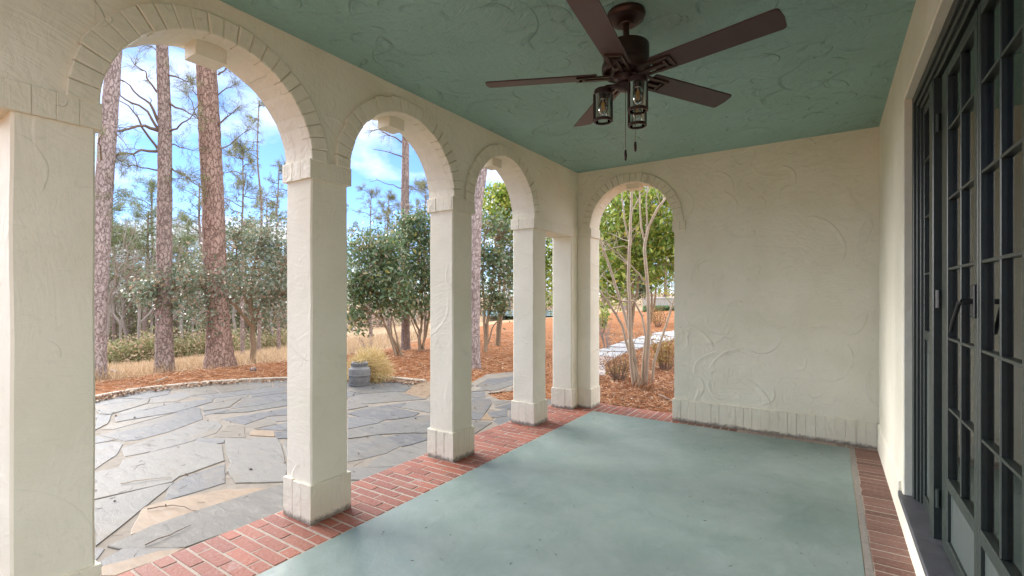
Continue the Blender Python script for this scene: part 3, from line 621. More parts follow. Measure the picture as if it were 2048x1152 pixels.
for k in range(5):
    a = math.radians(-11.2 + 72 * k); ca, sa = math.cos(a), math.sin(a); pit = math.radians(-12)
    def bl(r, wdt, dz, ca=ca, sa=sa, pit=pit):
        z = ZBL + math.sin(pit) * wdt + dz; t = math.cos(pit) * wdt
        return (FC[0] + ca * r - sa * t, FC[1] + sa * r + ca * t, z)
    ol = [(0.165, -0.060), (0.172, -0.066), (0.78, -0.070), (0.790, -0.066), (0.797, -0.057), (0.803, 0.0), (0.797, 0.057), (0.790, 0.066), (0.78, 0.070), (0.172, 0.066), (0.165, 0.060)]
    b = MB(); nb = len(ol); vs = [bl(r, q, 0.004) for r, q in ol] + [bl(r, q, -0.004) for r, q in ol]
    b.add(vs, [tuple(range(nb)), tuple(range(2*nb-1, nb-1, -1))] + [(i, i + nb, (i+1) % nb + nb, (i+1) % nb) for i in range(nb)])
    bo = recalc(b.build('blade', M['blade'], fan))
    b = MB()
    def bar(r0, r1, w0, w1, d0, d1):
        v = [bl(r, q, z) for z in (d0, d1) for r, q in ((r0, w0), (r1, w0), (r1, w1), (r0, w1))]
        b.add(v, [(0,1,2,3), (7,6,5,4), (0,4,5,1), (1,5,6,2), (2,6,7,3), (3,7,4,0)])
    for r0, r1, w0, w1 in ((0.10, 0.275, -0.048, -0.034), (0.10, 0.275, 0.034, 0.048), (0.262, 0.278, -0.048, 0.048)): bar(r0, r1, w0, w1, -0.014, -0.0045)
    bar(0.085, 0.245, -0.010, 0.010, -0.018, -0.006); bar(0.228, 0.245, -0.028, 0.028, -0.016, -0.0045); bar(0.09, 0.125, -0.05, 0.05, -0.013, -0.0045)
    recalc(b.build('blade_bracket', M['bronze_edge'], bo))
b = MB(); b.lathe([(0.001, 2.690), (0.070, 2.690), (0.072, 2.672), (0.060, 2.662), (0.056, 2.640), (0.060, 2.632), (0.060, 2.620), (0.052, 2.612), (0.040, 2.604), (0.001, 2.598)], fc, 40); b.build('light_fitter', M['bronze'], fan, smooth=35)
LAMPS = [(1206, 2.715), (1275.5, 2.56), (1274.5, 2.785)]
for u, d in LAMPS:
    p = P(u, 300, d); lx, ly = p[0], p[1]; zb = 2.432; zt = 2.618; r = 0.047
    b = MB(); b.lathe([(0.001, zt), (0.034, zt), (0.045, zt - 0.004), (0.051, zt - 0.012), (0.051, zt - 0.034), (0.046, zt - 0.036), (0.020, zt - 0.038), (0.020, zt - 0.058), (0.001, zt - 0.058)], (lx, ly, 0), 32)
    q = np.array([lx, ly]) - FC[:2]; q = q / np.linalg.norm(q)
    b.tube([(FC[0] + q[0] * 0.04, FC[1] + q[1] * 0.04, 2.628), (lx - q[0] * 0.02, ly - q[1] * 0.02, 2.628), (lx, ly, zt - 0.004)], [0.012, 0.012, 0.012], 10)
    b.lathe([(0.051, zb + 0.014), (0.053, zb + 0.012), (0.053, zb), (0.051, zb - 0.002), (0.043, zb - 0.002), (0.043, zb + 0.004), (0.051, zb + 0.014)], (lx, ly, 0), 36)
    for an in (0.6, 0.6 + math.pi):
        cx, cyy = lx + 0.050 * math.cos(an), ly + 0.050 * math.sin(an); b.box(cx - 0.0045, cx + 0.0045, cyy - 0.0045, cyy + 0.0045, zb, zt - 0.03)
    lp = b.build('lamp', M['bronze'], fan, smooth=35)
    b = MB(); b.lathe([(0.0455, zt - 0.034), (0.0455, zb + 0.005), (0.0435, zb + 0.005), (0.0435, zt - 0.034)], (lx, ly, 0), 36); b.build('shade_glass', M['shade_glass'], lp, smooth=40)
    b = MB(); b.lathe([(0.013, zt - 0.060), (0.016, zt - 0.072), (0.026, zt - 0.100), (0.027, zt - 0.115), (0.022, zt - 0.135), (0.010, zt - 0.147), (0.001, zt - 0.149)], (lx, ly, 0), 24)
    b.lathe([(0.0135, zt - 0.050), (0.0135, zt - 0.066)], (lx, ly, 0), 20, 1)
    for an in range(4):
        b.tube([(lx + 0.006 * math.cos(an * 1.57), ly + 0.006 * math.sin(an * 1.57), zt - 0.075), (lx + 0.010 * math.cos(an * 1.57), ly + 0.010 * math.sin(an * 1.57), zt - 0.125)], 0.0022, 5, 2)
    b.build('bulb', [M['shade_glass'], M['white_ceramic'], M['filament']], lp, smooth=40)
for u, v0, v1 in ((1251, 300, 322), (1270.5, 284, 304)):
    d = 2.66 if u < 1260 else 2.68; p0 = P(u, v0, d); p1 = P(u, v1, d); px, py = p0[0], p0[1]
    b = MB(); b.tube([(px, py, 2.602), (px, py, p0[2])], 0.0016, 5); o = b.build('pull_chain', M['bronze_edge'], fan)
    b = MB(); hh = p0[2] - p1[2]; b.lathe([(0.001, p0[2] + 0.002), (0.005, p0[2]), (0.008, p0[2] - hh * 0.35), (0.0085, p0[2] - hh * 0.6), (0.006, p0[2] - hh * 0.9), (0.001, p1[2])], (px, py, 0), 14); b.build('pull', M['bronze'], o, smooth=60)

# ------------------------------------------------------------------ patio of irregular flagstones, its edging, the path
ZP = -0.034
def flat(u, v, z=ZP):
    r = FW + (u - 1024) / 958 * RT + (590 - v) / 958 * UP; q = CAM + r * ((z - H) / r[2]); return q[:2]
SA = [ [(1125,615),(960,665),(600,780),(330,875),(100,980),(165,992),(530,985),(740,910),(1128,765)],
 [(30,1085),(170,1003),(500,995),(360,1020),(60,1092)], [(5,715),(380,627),(450,612),(390,660),(285,745),(10,975)],
 [(455,622),(540,575),(758,502),(752,608),(600,655),(412,712)], [(5,622),(160,512),(180,472),(330,432),(590,367),(733,388),(750,478),(480,573),(440,603),(5,703)],
 [(770,350),(1060,348),(1085,400),(1115,520),(1110,600),(840,605),(790,535),(815,490),(785,430)], [(170,402),(400,332),(640,244),(715,247),(736,275),(700,315),(520,373),(330,422),(187,448)],
 [(42,325),(140,290),(460,202),(560,160),(610,167),(623,234),(420,308),(250,352),(180,359)], [(707,335),(790,267),(868,277),(878,341)], [(592,362),(620,347),(757,352),(748,373),(650,385)],
 [(132,248),(132,217),(470,142),(690,112),(680,132),(460,193)], [(322,138),(342,107),(520,70),(560,97),(470,128)], [(0,298),(60,262),(93,208),(22,227)], [(642,152),(855,112),(780,163),(640,183)],
 [(803,170),(882,110),(1140,77),(1140,113),(960,148)], [(712,200),(1140,120),(1140,150),(900,188)], [(752,233),(1140,167),(1140,206),(1020,214),(880,263)], [(1030,222),(1140,212),(1140,240),(1070,245)],
 [(952,290),(1140,252),(1140,300)], [(1062,312),(1140,307),(1140,345),(1077,345)], [(0,158),(318,112),(300,140),(92,203),(40,200)], [(572,97),(1140,34),(1140,58),(700,108)],
 [(0,382),(130,367),(150,382),(110,448),(60,478),(0,528)], [(0,547),(160,517),(20,608)] ]
SAT = [ [(288,757),(420,717),(760,652),(1050,637),(960,660),(600,773),(330,868),(225,905),(235,880),(280,800)], [(60,1107),(380,1023),(510,1002),(420,1042),(120,1152),(40,1152)], [(920,325),(930,300),(1040,306),(1050,335)] ]
SB = [ [(45,480),(140,450),(415,430),(480,447),(660,489),(180,527),(120,520)], [(32,420),(250,387),(580,362),(482,430),(410,425),(140,443)], [(472,560),(527,517),(695,507),(695,600)],
 [(32,610),(180,562),(330,552),(600,605),(560,630),(380,658),(200,650)], [(30,642),(130,642),(328,660),(250,688),(30,733)], [(35,813),(40,752),(300,692),(540,647),(695,692),(695,768),(560,765),(300,778)],
 [(30,832),(270,787),(350,817),(437,880),(330,933),(130,983),(30,1003)], [(354,806),(440,787),(690,777),(685,818),(560,858),(470,878)], [(187,1050),(260,987),(480,897),(685,832),(685,948),(420,1045)],
 [(25,1072),(80,1062),(380,1057),(150,1152),(30,1152)], [(543,640),(640,627),(695,627),(695,683)], [(30,502),(110,525),(180,548),(30,578)], [(303,545),(498,521),(460,558)],
 [(1050,500),(1075,482),(1188,492),(1193,530),(1108,660),(1050,655)], [(1177,600),(1328,577),(1323,628),(1215,643)], [(1050,672),(1200,682),(1060,783)], [(1240,558),(1380,517),(1380,573),(1320,575)], [(1200,502),(1370,507),(1240,538)],
 [(1080,378),(1180,322),(1380,302),(1380,325),(1130,393)], [(1140,398),(1380,337),(1380,368),(1250,413),(1050,428)] ]
SBT = [ [(502,440),(600,347),(695,342),(695,450),(660,485)], [(1117,660),(1165,602),(1208,660)] ]
def wig(poly, step=0.09, amp=0.010):
    r = []
    for p, q in zip(poly, poly[1:] + poly[:1]):
        p, q = np.array(p), np.array(q); n = max(1, int(np.linalg.norm(q - p) / step)); d = q - p; nn = np.array([-d[1], d[0]]) / (np.linalg.norm(d) + 1e-9)
        for i in range(n):
            c = p + d * i / n + (nn * amp * mnoise.noise(Vector((*(p + d * i / n) * 6, 2))) if i else 0); r.append((c[0], c[1]))
    return r
def area(p): return 0.5 * sum(a[0] * c[1] - c[0] * a[1] for a, c in zip(p, p[1:] + p[:1]))
def slab(b, poly, mi, top, grow=0.0):
    if area(poly) < 0: poly = poly[::-1]
    if grow:
        m_ = len(poly); g = []
        for i in range(m_):
            a_, p_, c_ = (np.array(poly[(i + k) % m_]) for k in (-1, 0, 1)); e1 = p_ - a_; e2 = c_ - p_; n1 = np.array([e1[1], -e1[0]]) / (np.linalg.norm(e1) + 1e-9); n2 = np.array([e2[1], -e2[0]]) / (np.linalg.norm(e2) + 1e-9); nb = n1 + n2; nb /= max(0.55, np.linalg.norm(nb)) + 1e-9; q_ = p_ + nb * grow; g.append((min(q_[0], -3.082), q_[1]) if q_[0] > -3.2 else (q_[0], q_[1]))
        poly = g
    poly = wig(poly); n = len(poly); c = np.mean(poly, axis=0); vs = []
    for z, k in ((ZP - 0.03, 0.0), (top - 0.004, 0.0), (top, 0.006)):
        for x, y in poly:
            d = c - np.array([x, y]); L = np.linalg.norm(d) + 1e-6; vs.append((x + d[0] / L * k, y + d[1] / L * k, z))
    b.add(vs, [tuple(range(2 * n, 3 * n))] + [(l*n+i, l*n+(i+1) % n, (l+1)*n+(i+1) % n, (l+1)*n+i) for l in range(2) for i in range(n)], mi)
b = MB()
trp = []
for L, ox, oy, sc, mi in ((SA, 190, 760, 2.938, 1), (SAT, 190, 760, 2.938, 2), (SB, 690, 680, 4.115, 1), (SBT, 690, 680, 4.115, 2)):
    for p in L:
        q = [tuple(flat(ox + x / sc, oy + y / sc)) for x, y in p]; q = [(min(x, -3.082), y) if mi and x > -3.25 else (x, y) for x, y in q]; trp.append(q); slab(b, q, mi, ZP + 0.009 + jit(0.003), 0.021)
OUT = [(-3.08, -1.6), (-7.2, -1.6), (-8.2, 0.2)] + [tuple(flat(u, v)) for u, v in ((190, 797), (250, 786), (329, 776), (400, 769), (475, 764), (577, 760), (640, 759), (700, 759), (745, 757), (790, 760), (826, 764), (850, 767))] + [(-5.55, 5.95), (-5.0, 6.2), (-5.35, 7.2), (-5.1, 7.75), (-4.4, 7.5), (-3.9, 6.6), (-4.3, 5.8), (-3.9, 5.55), (-3.08, 5.9)]
def inside(p, poly):
    c = False
    for (x0, y0), (x1, y1) in zip(poly, poly[1:] + poly[:1]):
        if (y0 > p[1]) != (y1 > p[1]) and p[0] < (x1 - x0) * (p[1] - y0) / (y1 - y0) + x0: c = not c
    return c
def nearest(s, poly):
    best = None
    for p, q in zip(poly, poly[1:] + poly[:1]):
        p, q = np.array(p), np.array(q); d = q - p; t = np.clip(np.dot(s - p, d) / (np.dot(d, d) + 1e-12), 0, 1); c = p + d * t; e = np.linalg.norm(s - c)
        if best is None or e < best[0]: best = (e, c)
    return best
seeds = []
for _ in range(2600):                                           # stones of the parts hidden behind the piers and south of the view
    q = np.array([random.uniform(-8.5, -3.2), random.uniform(-1.5, 6)]); gap = 0.22 if q[1] > 0.6 else 0.3
    if inside(q, OUT) and all(np.linalg.norm((q - s) * np.array([0.8, 1.15])) > 2 * gap for s in seeds) and not any(inside(q, t) for t in trp) and min(nearest(q, t)[0] for t in trp) > 0.09: seeds.append(q)
def clip(poly, n, k):
    r = []
    for p, q in zip(poly, poly[1:] + poly[:1]):
        a, c = np.dot(p, n) - k, np.dot(q, n) - k
        if a <= 0: r.append(p)
        if (a < 0) != (c < 0): t = a / (a - c); r.append((p[0] + (q[0] - p[0]) * t, p[1] + (q[1] - p[1]) * t))
    return r
for i, s in enumerate(seeds):
    poly = [(s[0]-0.5, s[1]-0.5), (s[0]+0.5, s[1]-0.5), (s[0]+0.5, s[1]+0.5), (s[0]-0.5, s[1]+0.5)]
    cuts = [((s + t) / 2, 0.014) for j, t in enumerate(seeds) if j != i and np.linalg.norm(t - s) < 1.6] + [(c, 0.036) for e, c in (nearest(s, t) for t in trp) if e < 0.9] + [(nearest(s, OUT)[1], 0.03)]
    for c, m_ in cuts:
        n = (c - s) / (np.linalg.norm(c - s) + 1e-9); poly = clip(poly, n, np.dot(c, n) - m_)
        if len(poly) < 3: break
    if len(poly) < 3: continue
    poly = [(min(x, -3.085), y) for x, y in poly]
    if abs(area(poly)) > 0.012: slab(b, poly, 2 if random.random() < 0.08 else 1, ZP + 0.007)
n = len(OUT); b.add([(x, y, ZP + 0.002) for x, y in OUT], [tuple(range(n - 1, -1, -1)) if area(OUT) < 0 else tuple(range(n))], 0)
struct(b.build('patio', [M['patio_mortar'], M['slate'], M['tan']]))
kp = [flat(u, v, -0.02) for u, v in ((165, 800), (190, 794), (250, 783), (329, 773), (400, 766), (475, 761), (577, 757), (640, 756), (700, 756), (745, 754), (790, 757), (826, 761), (850, 763))]
kp = [np.array([-6.9, -1.7]), np.array([-8.1, 0.3])] + kp
b = MB()
dense = []
for p, q in zip(kp, kp[1:]):
    m = max(1, int(np.linalg.norm(q - p) / 0.55)); dense += [p + (q - p) * i / m for i in range(m)]
dense.append(kp[-1])
for p, q in zip(dense, dense[1:]):
    d = q - p; L = np.linalg.norm(d); d = d / L; nn = np.array([-d[1], d[0]]); w_ = 0.042 + jit(0.004); z1 = 0.005 + jit(0.004)
    c = [p + d * 0.006 + nn * w_, q - d * 0.006 + nn * w_, q - d * 0.006 - nn * w_, p + d * 0.006 - nn * w_]
    c = [x + np.array([jit(0.004), jit(0.004)]) for x in c]; cc = np.mean(c, axis=0)
    vs = [(x[0], x[1], -0.15) for x in c] + [(x[0], x[1], z1 - 0.012) for x in c] + [(*(x + (cc - x) * 0.12), z1) for x in c]
    b.add(vs, [(l*4+i, l*4+(i+1) % 4, (l+1)*4+(i+1) % 4, (l+1)*4+i) for l in range(2) for i in range(4)] + [(8, 9, 10, 11)])
struct(recalc(b.build('kerb', M['kerbstone'])))
# pale flagstone path that crosses the mulch beyond the far arch
b = MB(); lo = [(-3.4, 8.2), (-4.0, 9.6), (-4.35, 11.8), (-4.3, 13.6), (-4.0, 15.7), (-3.2, 18.5)]; hi = [(-4.4, 8.2), (-4.85, 9.8), (-5.1, 11.6), (-5.25, 13.6), (-5.2, 16.6), (-4.6, 19.2)]
for k in range(len(lo) - 1):
    for i in range(2):
        for j in range(2):
            f = lambda s, t: tuple(np.array(lo[k]) * (1-s) * (1-t) + np.array(lo[k+1]) * s * (1-t) + np.array(hi[k]) * (1-s) * t + np.array(hi[k+1]) * s * t)
            q = [f(i/2 + .008 + jit(.006), j/2 + .008 + jit(.03)), f(i/2 + .49, j/2 + .01 + jit(.03)), f(i/2 + .485 + jit(.03), j/2 + .49), f(i/2 + .02, j/2 + .48)]
            z = max(ground_z(*p) for p in q); b.add([(*p, -0.2) for p in q] + [(*p, z + 0.03) for p in q], [(4, 5, 6, 7), (0, 1, 5, 4), (1, 2, 6, 5), (2, 3, 7, 6), (3, 0, 4, 7)], 0)
M['path'] = m_simple('pale_path_stone', (0.40, 0.40, 0.405), 0.7, nsc=12, amp=0.35, bd=0.006)
struct(recalc(b.build('path', M['path'])))

# ------------------------------------------------------------------ leaves, needles, twigs
def unit(n): v = RNG.normal(size=(n, 3)); return v / np.linalg.norm(v, axis=1, keepdims=True)
def leaves(C, size, up=0.35, asp=0.45, fold=0.18):
    """one folded four-cornered leaf at every point of C"""
    n = len(C); a = unit(n); a[:, 2] -= 0.15; a /= np.linalg.norm(a, axis=1, keepdims=True)
    nr = unit(n); nr[:, 2] = np.abs(nr[:, 2]) + up; s = np.cross(a, nr); s /= np.linalg.norm(s, axis=1, keepdims=True) + 1e-9
    nr = np.cross(s, a); L = size * RNG.uniform(0.65, 1.25, (n, 1))
    p0 = C - a * L * 0.5; p2 = C + a * L * 0.5 - nr * L * 0.06; m1 = C + s * L * asp * 0.5 + nr * L * fold * 0.5; m2 = C - s * L * asp * 0.5 + nr * L * fold * 0.5
    V = np.stack([p0, m1, p2, m2], axis=1).reshape(-1, 3); F = np.arange(4 * n).reshape(n, 4); return V, F
def blades(C, D, L, wd, bend=0.25):
    """thin curved strips (needles, grass): base C, direction D"""
    n = len(C); D = D / np.linalg.norm(D, axis=1, keepdims=True); s = np.cross(D, unit(n)); s /= np.linalg.norm(s, axis=1, keepdims=True) + 1e-9
    L = np.asarray(L).reshape(-1, 1) if hasattr(L, '__len__') else L; g = np.cross(s, D) * bend
    tip = C + (D + g) * L
    mid = C + (D * 0.5 + g * 0.2) * L
    V = np.stack([C - s * wd, C + s * wd, mid + s * wd * 0.8, mid - s * wd * 0.8, tip + s * wd * 0.2, tip - s * wd * 0.2], axis=1).reshape(-1, 3)
    k = np.arange(n)[:, None] * 6; F = np.concatenate([k + np.array([[0, 1, 2, 3]]), k + np.array([[3, 2, 4, 5]])]); return V, F
def cat(parts):
    V = []; F = []; o = 0
    for v, f in parts: V.append(v); F.append(f + o); o += len(v)
    return np.concatenate(V), np.concatenate(F)
def clumps(blobs, ncl, per, spread, shell=0.55):
    """leaf positions in clusters: blobs = [(centre, radii, weight)]"""
    wt = np.array([q[2] for q in blobs], float); wt /= wt.sum(); C = []; cen = []
    for (c, r, _), k in zip(blobs, RNG.multinomial(ncl, wt)):
        d = unit(k) * (RNG.uniform(0, 1, (k, 1)) ** (1 / 3 * (1 - shell) + 0.05)); cen.append(np.array(c) + d * np.array(r))
    cen = np.concatenate(cen)
    for q in cen: C.append(q + RNG.normal(size=(per, 3)) * spread * np.array([1, 1, 0.75]) * RNG.uniform(0.6, 1.3))
    return np.concatenate(C), cen
def curve(p, q, sag=0.1, n=6, amp=0.04):
    p, q = np.array(p, float), np.array(q, float); d = q - p; L = np.linalg.norm(d); o = Vector(tuple(p * 3))
    r = []
    for i in range(n + 1):
        t = i / n; x = p + d * t; x[2] += sag * L * 4 * t * (1 - t); k = amp * L * math.sin(math.pi * t) ** 0.7
        x = x + k * np.array([mnoise.noise(o + Vector((t * 3, 0, 0))), mnoise.noise(o + Vector((0, t * 3, 5))), mnoise.noise(o + Vector((3, 1, t * 3)))]); r.append(x)
    return r
def taper(r0, r1, n): return [r0 + (r1 - r0) * (i / (n - 1)) ** 0.8 for i in range(n)]

def trunk_mesh(pts, rads, n=22, rough=0.05, flare=0.0, step=0.07):
    """pine bole with plated bark in relief"""
    pts = [np.array(p, float) for p in pts]; cum = np.concatenate([[0], np.cumsum([np.linalg.norm(q - p) for p, q in zip(pts, pts[1:])])])
    k = int(cum[-1] / step); t = np.linspace(0, cum[-1], k); A = np.array(pts); R = np.interp(t, cum, rads); X = np.stack([np.interp(t, cum, A[:, j]) for j in range(3)], axis=1)
    b = MB(); vs = []
    for i in range(k):
        fl = 1 + flare * math.exp(-t[i] / 0.22)
        for j in range(n):
            a = 2 * math.pi * j / n; q = Vector((math.cos(a) * 4.0 * R[i] / 0.2 , math.sin(a) * 4.0 * R[i] / 0.2, t[i] * 4.5))
            h = mnoise.noise(q) * 0.5 + mnoise.noise(q * 2.7) * 0.5
            rr = R[i] * fl * (1 + rough * h + 0.04 * mnoise.noise(Vector((math.cos(a), math.sin(a), t[i] * 0.8))) + (0.16 * flare * mnoise.noise(Vector((math.cos(a) * 2.2, math.sin(a) * 2.2, 7))) * math.exp(-t[i] / 0.3)))
            vs.append((X[i][0] + rr * math.cos(a), X[i][1] + rr * math.sin(a), X[i][2]))
    b.add(vs, [(i*n+j, i*n+(j+1) % n, (i+1)*n+(j+1) % n, (i+1)*n+j) for i in range(k-1) for j in range(n)]); return b
def tuft(c, d, n=34, L=0.17, wd=0.0022):
    d = np.array(d) / (np.linalg.norm(d) + 1e-9); D = unit(n) * 0.75 + d; return blades(np.repeat([c], n, 0) + RNG.normal(size=(n, 3)) * 0.025 + d * RNG.uniform(-0.1, 0.06, (n, 1)), D, L * RNG.uniform(0.6, 1.1, n), wd, 0.3)
def needle_branch(b, NF, p, q, r0, sub=9, tuf=1, sag=0.05, tl=0.17, wd=0.0022, tn=30, spread=0.5):
    sub = max(2, int(sub * 0.72))
    pts = curve(p, q, sag, 9, 0.14); b.tube(pts, taper(r0, r0 * 0.3, len(pts)), 6); L = np.linalg.norm(np.array(q) - np.array(p)); d0 = (np.array(q) - np.array(p)) / L
    for i in range(sub):
        t = random.uniform(0.35, 1.0); x = pts[min(len(pts) - 1, int(t * len(pts)))]; dd = d0 * 0.6 + unit(1)[0] * 0.9; dd[2] += 0.15; dd /= np.linalg.norm(dd)
        e = x + dd * L * spread * random.uniform(0.25, 0.7) * (1.2 - 0.6 * t); tp = curve(x, e, 0.05, 4, 0.12); b.tube(tp, taper(r0 * 0.32, r0 * 0.12, len(tp)), 5)
        for _ in range(tuf): NF.append(tuft(tp[-1] + RNG.normal(size=3) * 0.03, dd, tn, tl, wd))
        for _ in range(2):
            y = tp[random.randint(2, 4)]; d2 = dd * 0.5 + unit(1)[0]; d2 /= np.linalg.norm(d2); e2 = y + d2 * 0.22 * random.uniform(0.5, 1.1); b.tube([y, (y + e2) / 2 + RNG.normal(size=3) * 0.012, e2], [r0 * 0.14, r0 * 0.11, r0 * 0.07], 4)
            if tuf: NF.append(tuft(e2, d2, tn, tl, wd))
    if tuf: NF.append(tuft(pts[-1], d0, tn, tl, wd))
def pine(name, label, base_uvd, path, wpx, bark, top_z=9.5, group=None, flare=0.35, rough=0.10):
    """path = [(u, v)] up the bole at the depth of its foot; wpx = its widths there"""
    d = base_uvd[2]; pts = []; rads = []
    for (u, v), w_ in zip(path, wpx): pts.append(P(u, v, d)); rads.append(w_ * d / 958 / 2)
    g = ground_z(pts[0][0], pts[0][1]); pts[0][2] = g - 0.1
    dirn = (pts[-1] - pts[-2]) / np.linalg.norm(pts[-1] - pts[-2])
    pts.append(pts[-1] + dirn * (top_z - pts[-1][2]) / max(0.3, dirn[2])); rads.append(rads[-1] * 0.62)
    t = thing(name, label, 'pine tree', (pts[0][0], pts[0][1], g), group)
    trunk_mesh(pts, rads, 26, rough, flare).build('trunk', M[bark], t, smooth=80)
    return t, pts, rads

# ------------------------------------------------------------------ the near pines
tA, pA, rA = pine('pine_tree', 'leaning pale pine trunk right against the nearest stucco pier', (190, 752, 8.7), [(190, 757), (193, 640), (206, 400), (214, 290), (226, 140)], [34, 33, 30, 29, 25], 'pine_bark_pale')
tB, pB, rB = pine('pine_tree', 'slim straight pine between the pale leaning pine and the thickest pine', (329, 735, 9.72), [(329, 738), (328, 640), (329, 400), (330, 262), (325, 115)], [31, 29, 25, 23, 21], 'pine_bark', top_z=9.0)
tC, pC, rC = pine('pine_tree', 'thickest pine trunk with reddish bark, framed by the largest arch', (440, 727, 10.3), [(441, 729), (436, 640), (430, 540), (426, 400), (419, 262), (413, 140)], [50, 42, 41, 39, 38, 36], 'pine_bark_red', top_z=9.5, flare=0.45)
tE, pE, rE = pine('pine_tree', 'straight pine trunk rising behind the camellias in the second arch', (811, 690, 14.1), [(811, 692), (811, 500), (810, 400), (811, 290)], [17, 17, 16, 14], 'pine_bark', top_z=12)
tG, pG, rG = pine('pine_tree', 'pinkish pine trunk seen through the third arch close to the path', (948, 735, 9.7), [(945, 738), (946, 620), (949, 500), (952, 420), (963, 345)], [30, 27, 25, 24, 22], 'pine_bark_pale', top_z=8)
def crown(t, specs, mat='needle', tw='twig', tl=0.14, wd=0.0021, tn=20):
    b = MB(); NF = []
    for s in specs:
        p, q, r0, sub, tuf = s[:5]; needle_branch(b, NF, p, q, r0, sub, tuf, s[5] if len(s) > 5 else 0.05, tl, wd, tn, s[6] if len(s) > 6 else 0.5)
    V, F = cat(NF) if NF else (np.zeros((0, 3)), np.zeros((0, 4), int))
    # twigs and needles of one crown form one mesh
    me_v = np.array(b.v); n0 = len(me_v); quads = [f for f in b.f if len(f) == 4]
    VV = np.concatenate([me_v, V]); FF = np.concatenate([np.array(quads), F + n0]) if len(F) else np.array(quads)
    o = fast_mesh('crown', VV, FF, [M[tw], M[mat]], t); mi = np.zeros(len(FF), np.int32); mi[len(quads):] = 1; o.data.polygons.foreach_set('material_index', mi); return o
dA, dB, dC = 8.7, 9.72, 10.3
crown(tB, [ (P(322, 265, dB), P(212, 170, dB - .5), .030, 3, 0, 0.06), (P(320, 190, dB), P(262, 118, dB - .2), .024, 8, 1, -.02, .4), (P(320, 252, dB), P(240, 160, dB - .3), .034, 3, 0, 0.10, .25), (P(320, 305, dB), P(236, 200, dB - .5), .030, 3, 0, .09, .25),
  (P(320, 262, dB), P(195, 265, dB - .9), .040, 14, 1, .05, .45), (P(322, 300, dB), P(215, 312, dB - .6), .034, 16, 1, -.03, .55), (P(318, 340, dB), P(250, 330, dB - .4), .02, 8, 1, 0, .8),
  (P(339, 206, dB), P(398, 240, dB + .2), .026, 6, 0, .03, .3), (P(340, 262, dB), P(398, 210, dB - .2), .022, 8, 1, -.05, .5), (P(338, 330, dB), P(400, 372, dB + .2), .022, 12, 1, -.04, .6), (P(336, 150, dB), P(392, 170, dB), .020, 10, 1, .02, .6),
  (P(336, 290, dB), P(390, 300, dB + .3), .018, 8, 1, .03, .6), (P(335, 120, dB), P(300, 90, dB), .02, 6, 1), (P(320, 372, dB), P(300, 385, dB), .008, 3, 0), (P(336, 355, dB), P(380, 360, dB), .014, 9, 1, .0, .7),
  (pB[-2] + np.array([0, 0, 2.0]), pB[-2] + np.array([-1.6, .6, 3.0]), .03, 22, 1, 0, .7), (pB[-2] + np.array([0, 0, 2.4]), pB[-2] + np.array([1.5, -.4, 3.4]), .03, 22, 1, 0, .7), (pB[-1], pB[-1] + np.array([.3, .2, 1.2]), .03, 22, 1, 0, .8)])
crown(tA, [ (P(215, 245, dA), P(262, 300, dA), .014, 5, 0, .0, .4), (P(210, 300, dA), P(262, 335, dA + .3), .02, 10, 1, .0, .6), (P(200, 330, dA), P(205, 268, dA - .7), .02, 4, 1, .0, .4), (P(220, 120, dA), P(170, 60, dA), .03, 14, 1, .05, .6),
  (pA[-1], pA[-1] + np.array([-.8, .5, 1.6]), .04, 24, 1, 0, .8), (pA[-1], pA[-1] + np.array([.9, -.4, 1.5]), .04, 24, 1, 0, .8), (P(203, 360, dA), P(232, 405, dA), .012, 5, 1, 0, .6)])
crown(tC, [ (P(436, 250, dC), P(478, 215, dC), .02, 12, 1, .02, .7), (P(436, 190, dC), P(478, 165, dC), .016, 9, 1, .02, .6), (P(438, 300, dC), P(494, 262, dC + .2), .018, 12, 1, -.02, .5), (P(436, 150, dC), P(470, 120, dC), .02, 10, 1), (P(402, 200, dC), P(372, 150, dC), .014, 9, 1, 0, .5),
  (P(404, 245, dC), P(372, 190, dC), .016, 9, 1, 0, .5), (pC[-1], pC[-1] + np.array([-1.2, .7, 2.0]), .05, 28, 1, 0, .8), (pC[-1], pC[-1] + np.array([1.2, -.5, 1.8]), .05, 28, 1, 0, .8), (P(412, 330, dC), P(380, 352, dC - .3), .012, 7, 1, 0, .6)])
crown(tE, [ (P(804, 313, 14.1), P(745, 298, 14), .022, 3, 0, .03, .25), (P(804, 285, 14.1), P(742, 262, 14), .025, 14, 1, .08, .5), (P(804, 377, 14.1), P(740, 363, 14), .018, 2, 0, .04, .2), (P(816, 372, 14.1), P(848, 385, 14), .018, 10, 1, .03, .6), (P(806, 270, 14.1), P(780, 235, 14), .02, 12, 1, .0, .6),
  (pE[-1], pE[-1] + np.array([-1.2, .7, 2.0]), .05, 30, 1, 0, .8), (pE[-1], pE[-1] + np.array([1.4, -.5, 1.8]), .05, 30, 1, 0, .8)])
crown(tG, [ (pG[-1], pG[-1] + np.array([-1.2, .7, 2.0]), .05, 30, 1, 0, .8), (pG[-1], pG[-1] + np.array([1.4, -.5, 1.8]), .05, 30, 1, 0, .8), (pG[-2] + np.array([0, 0, 1.5]), pG[-2] + np.array([1.0, .8, 2.0]), .03, 20, 1, 0, .7)])

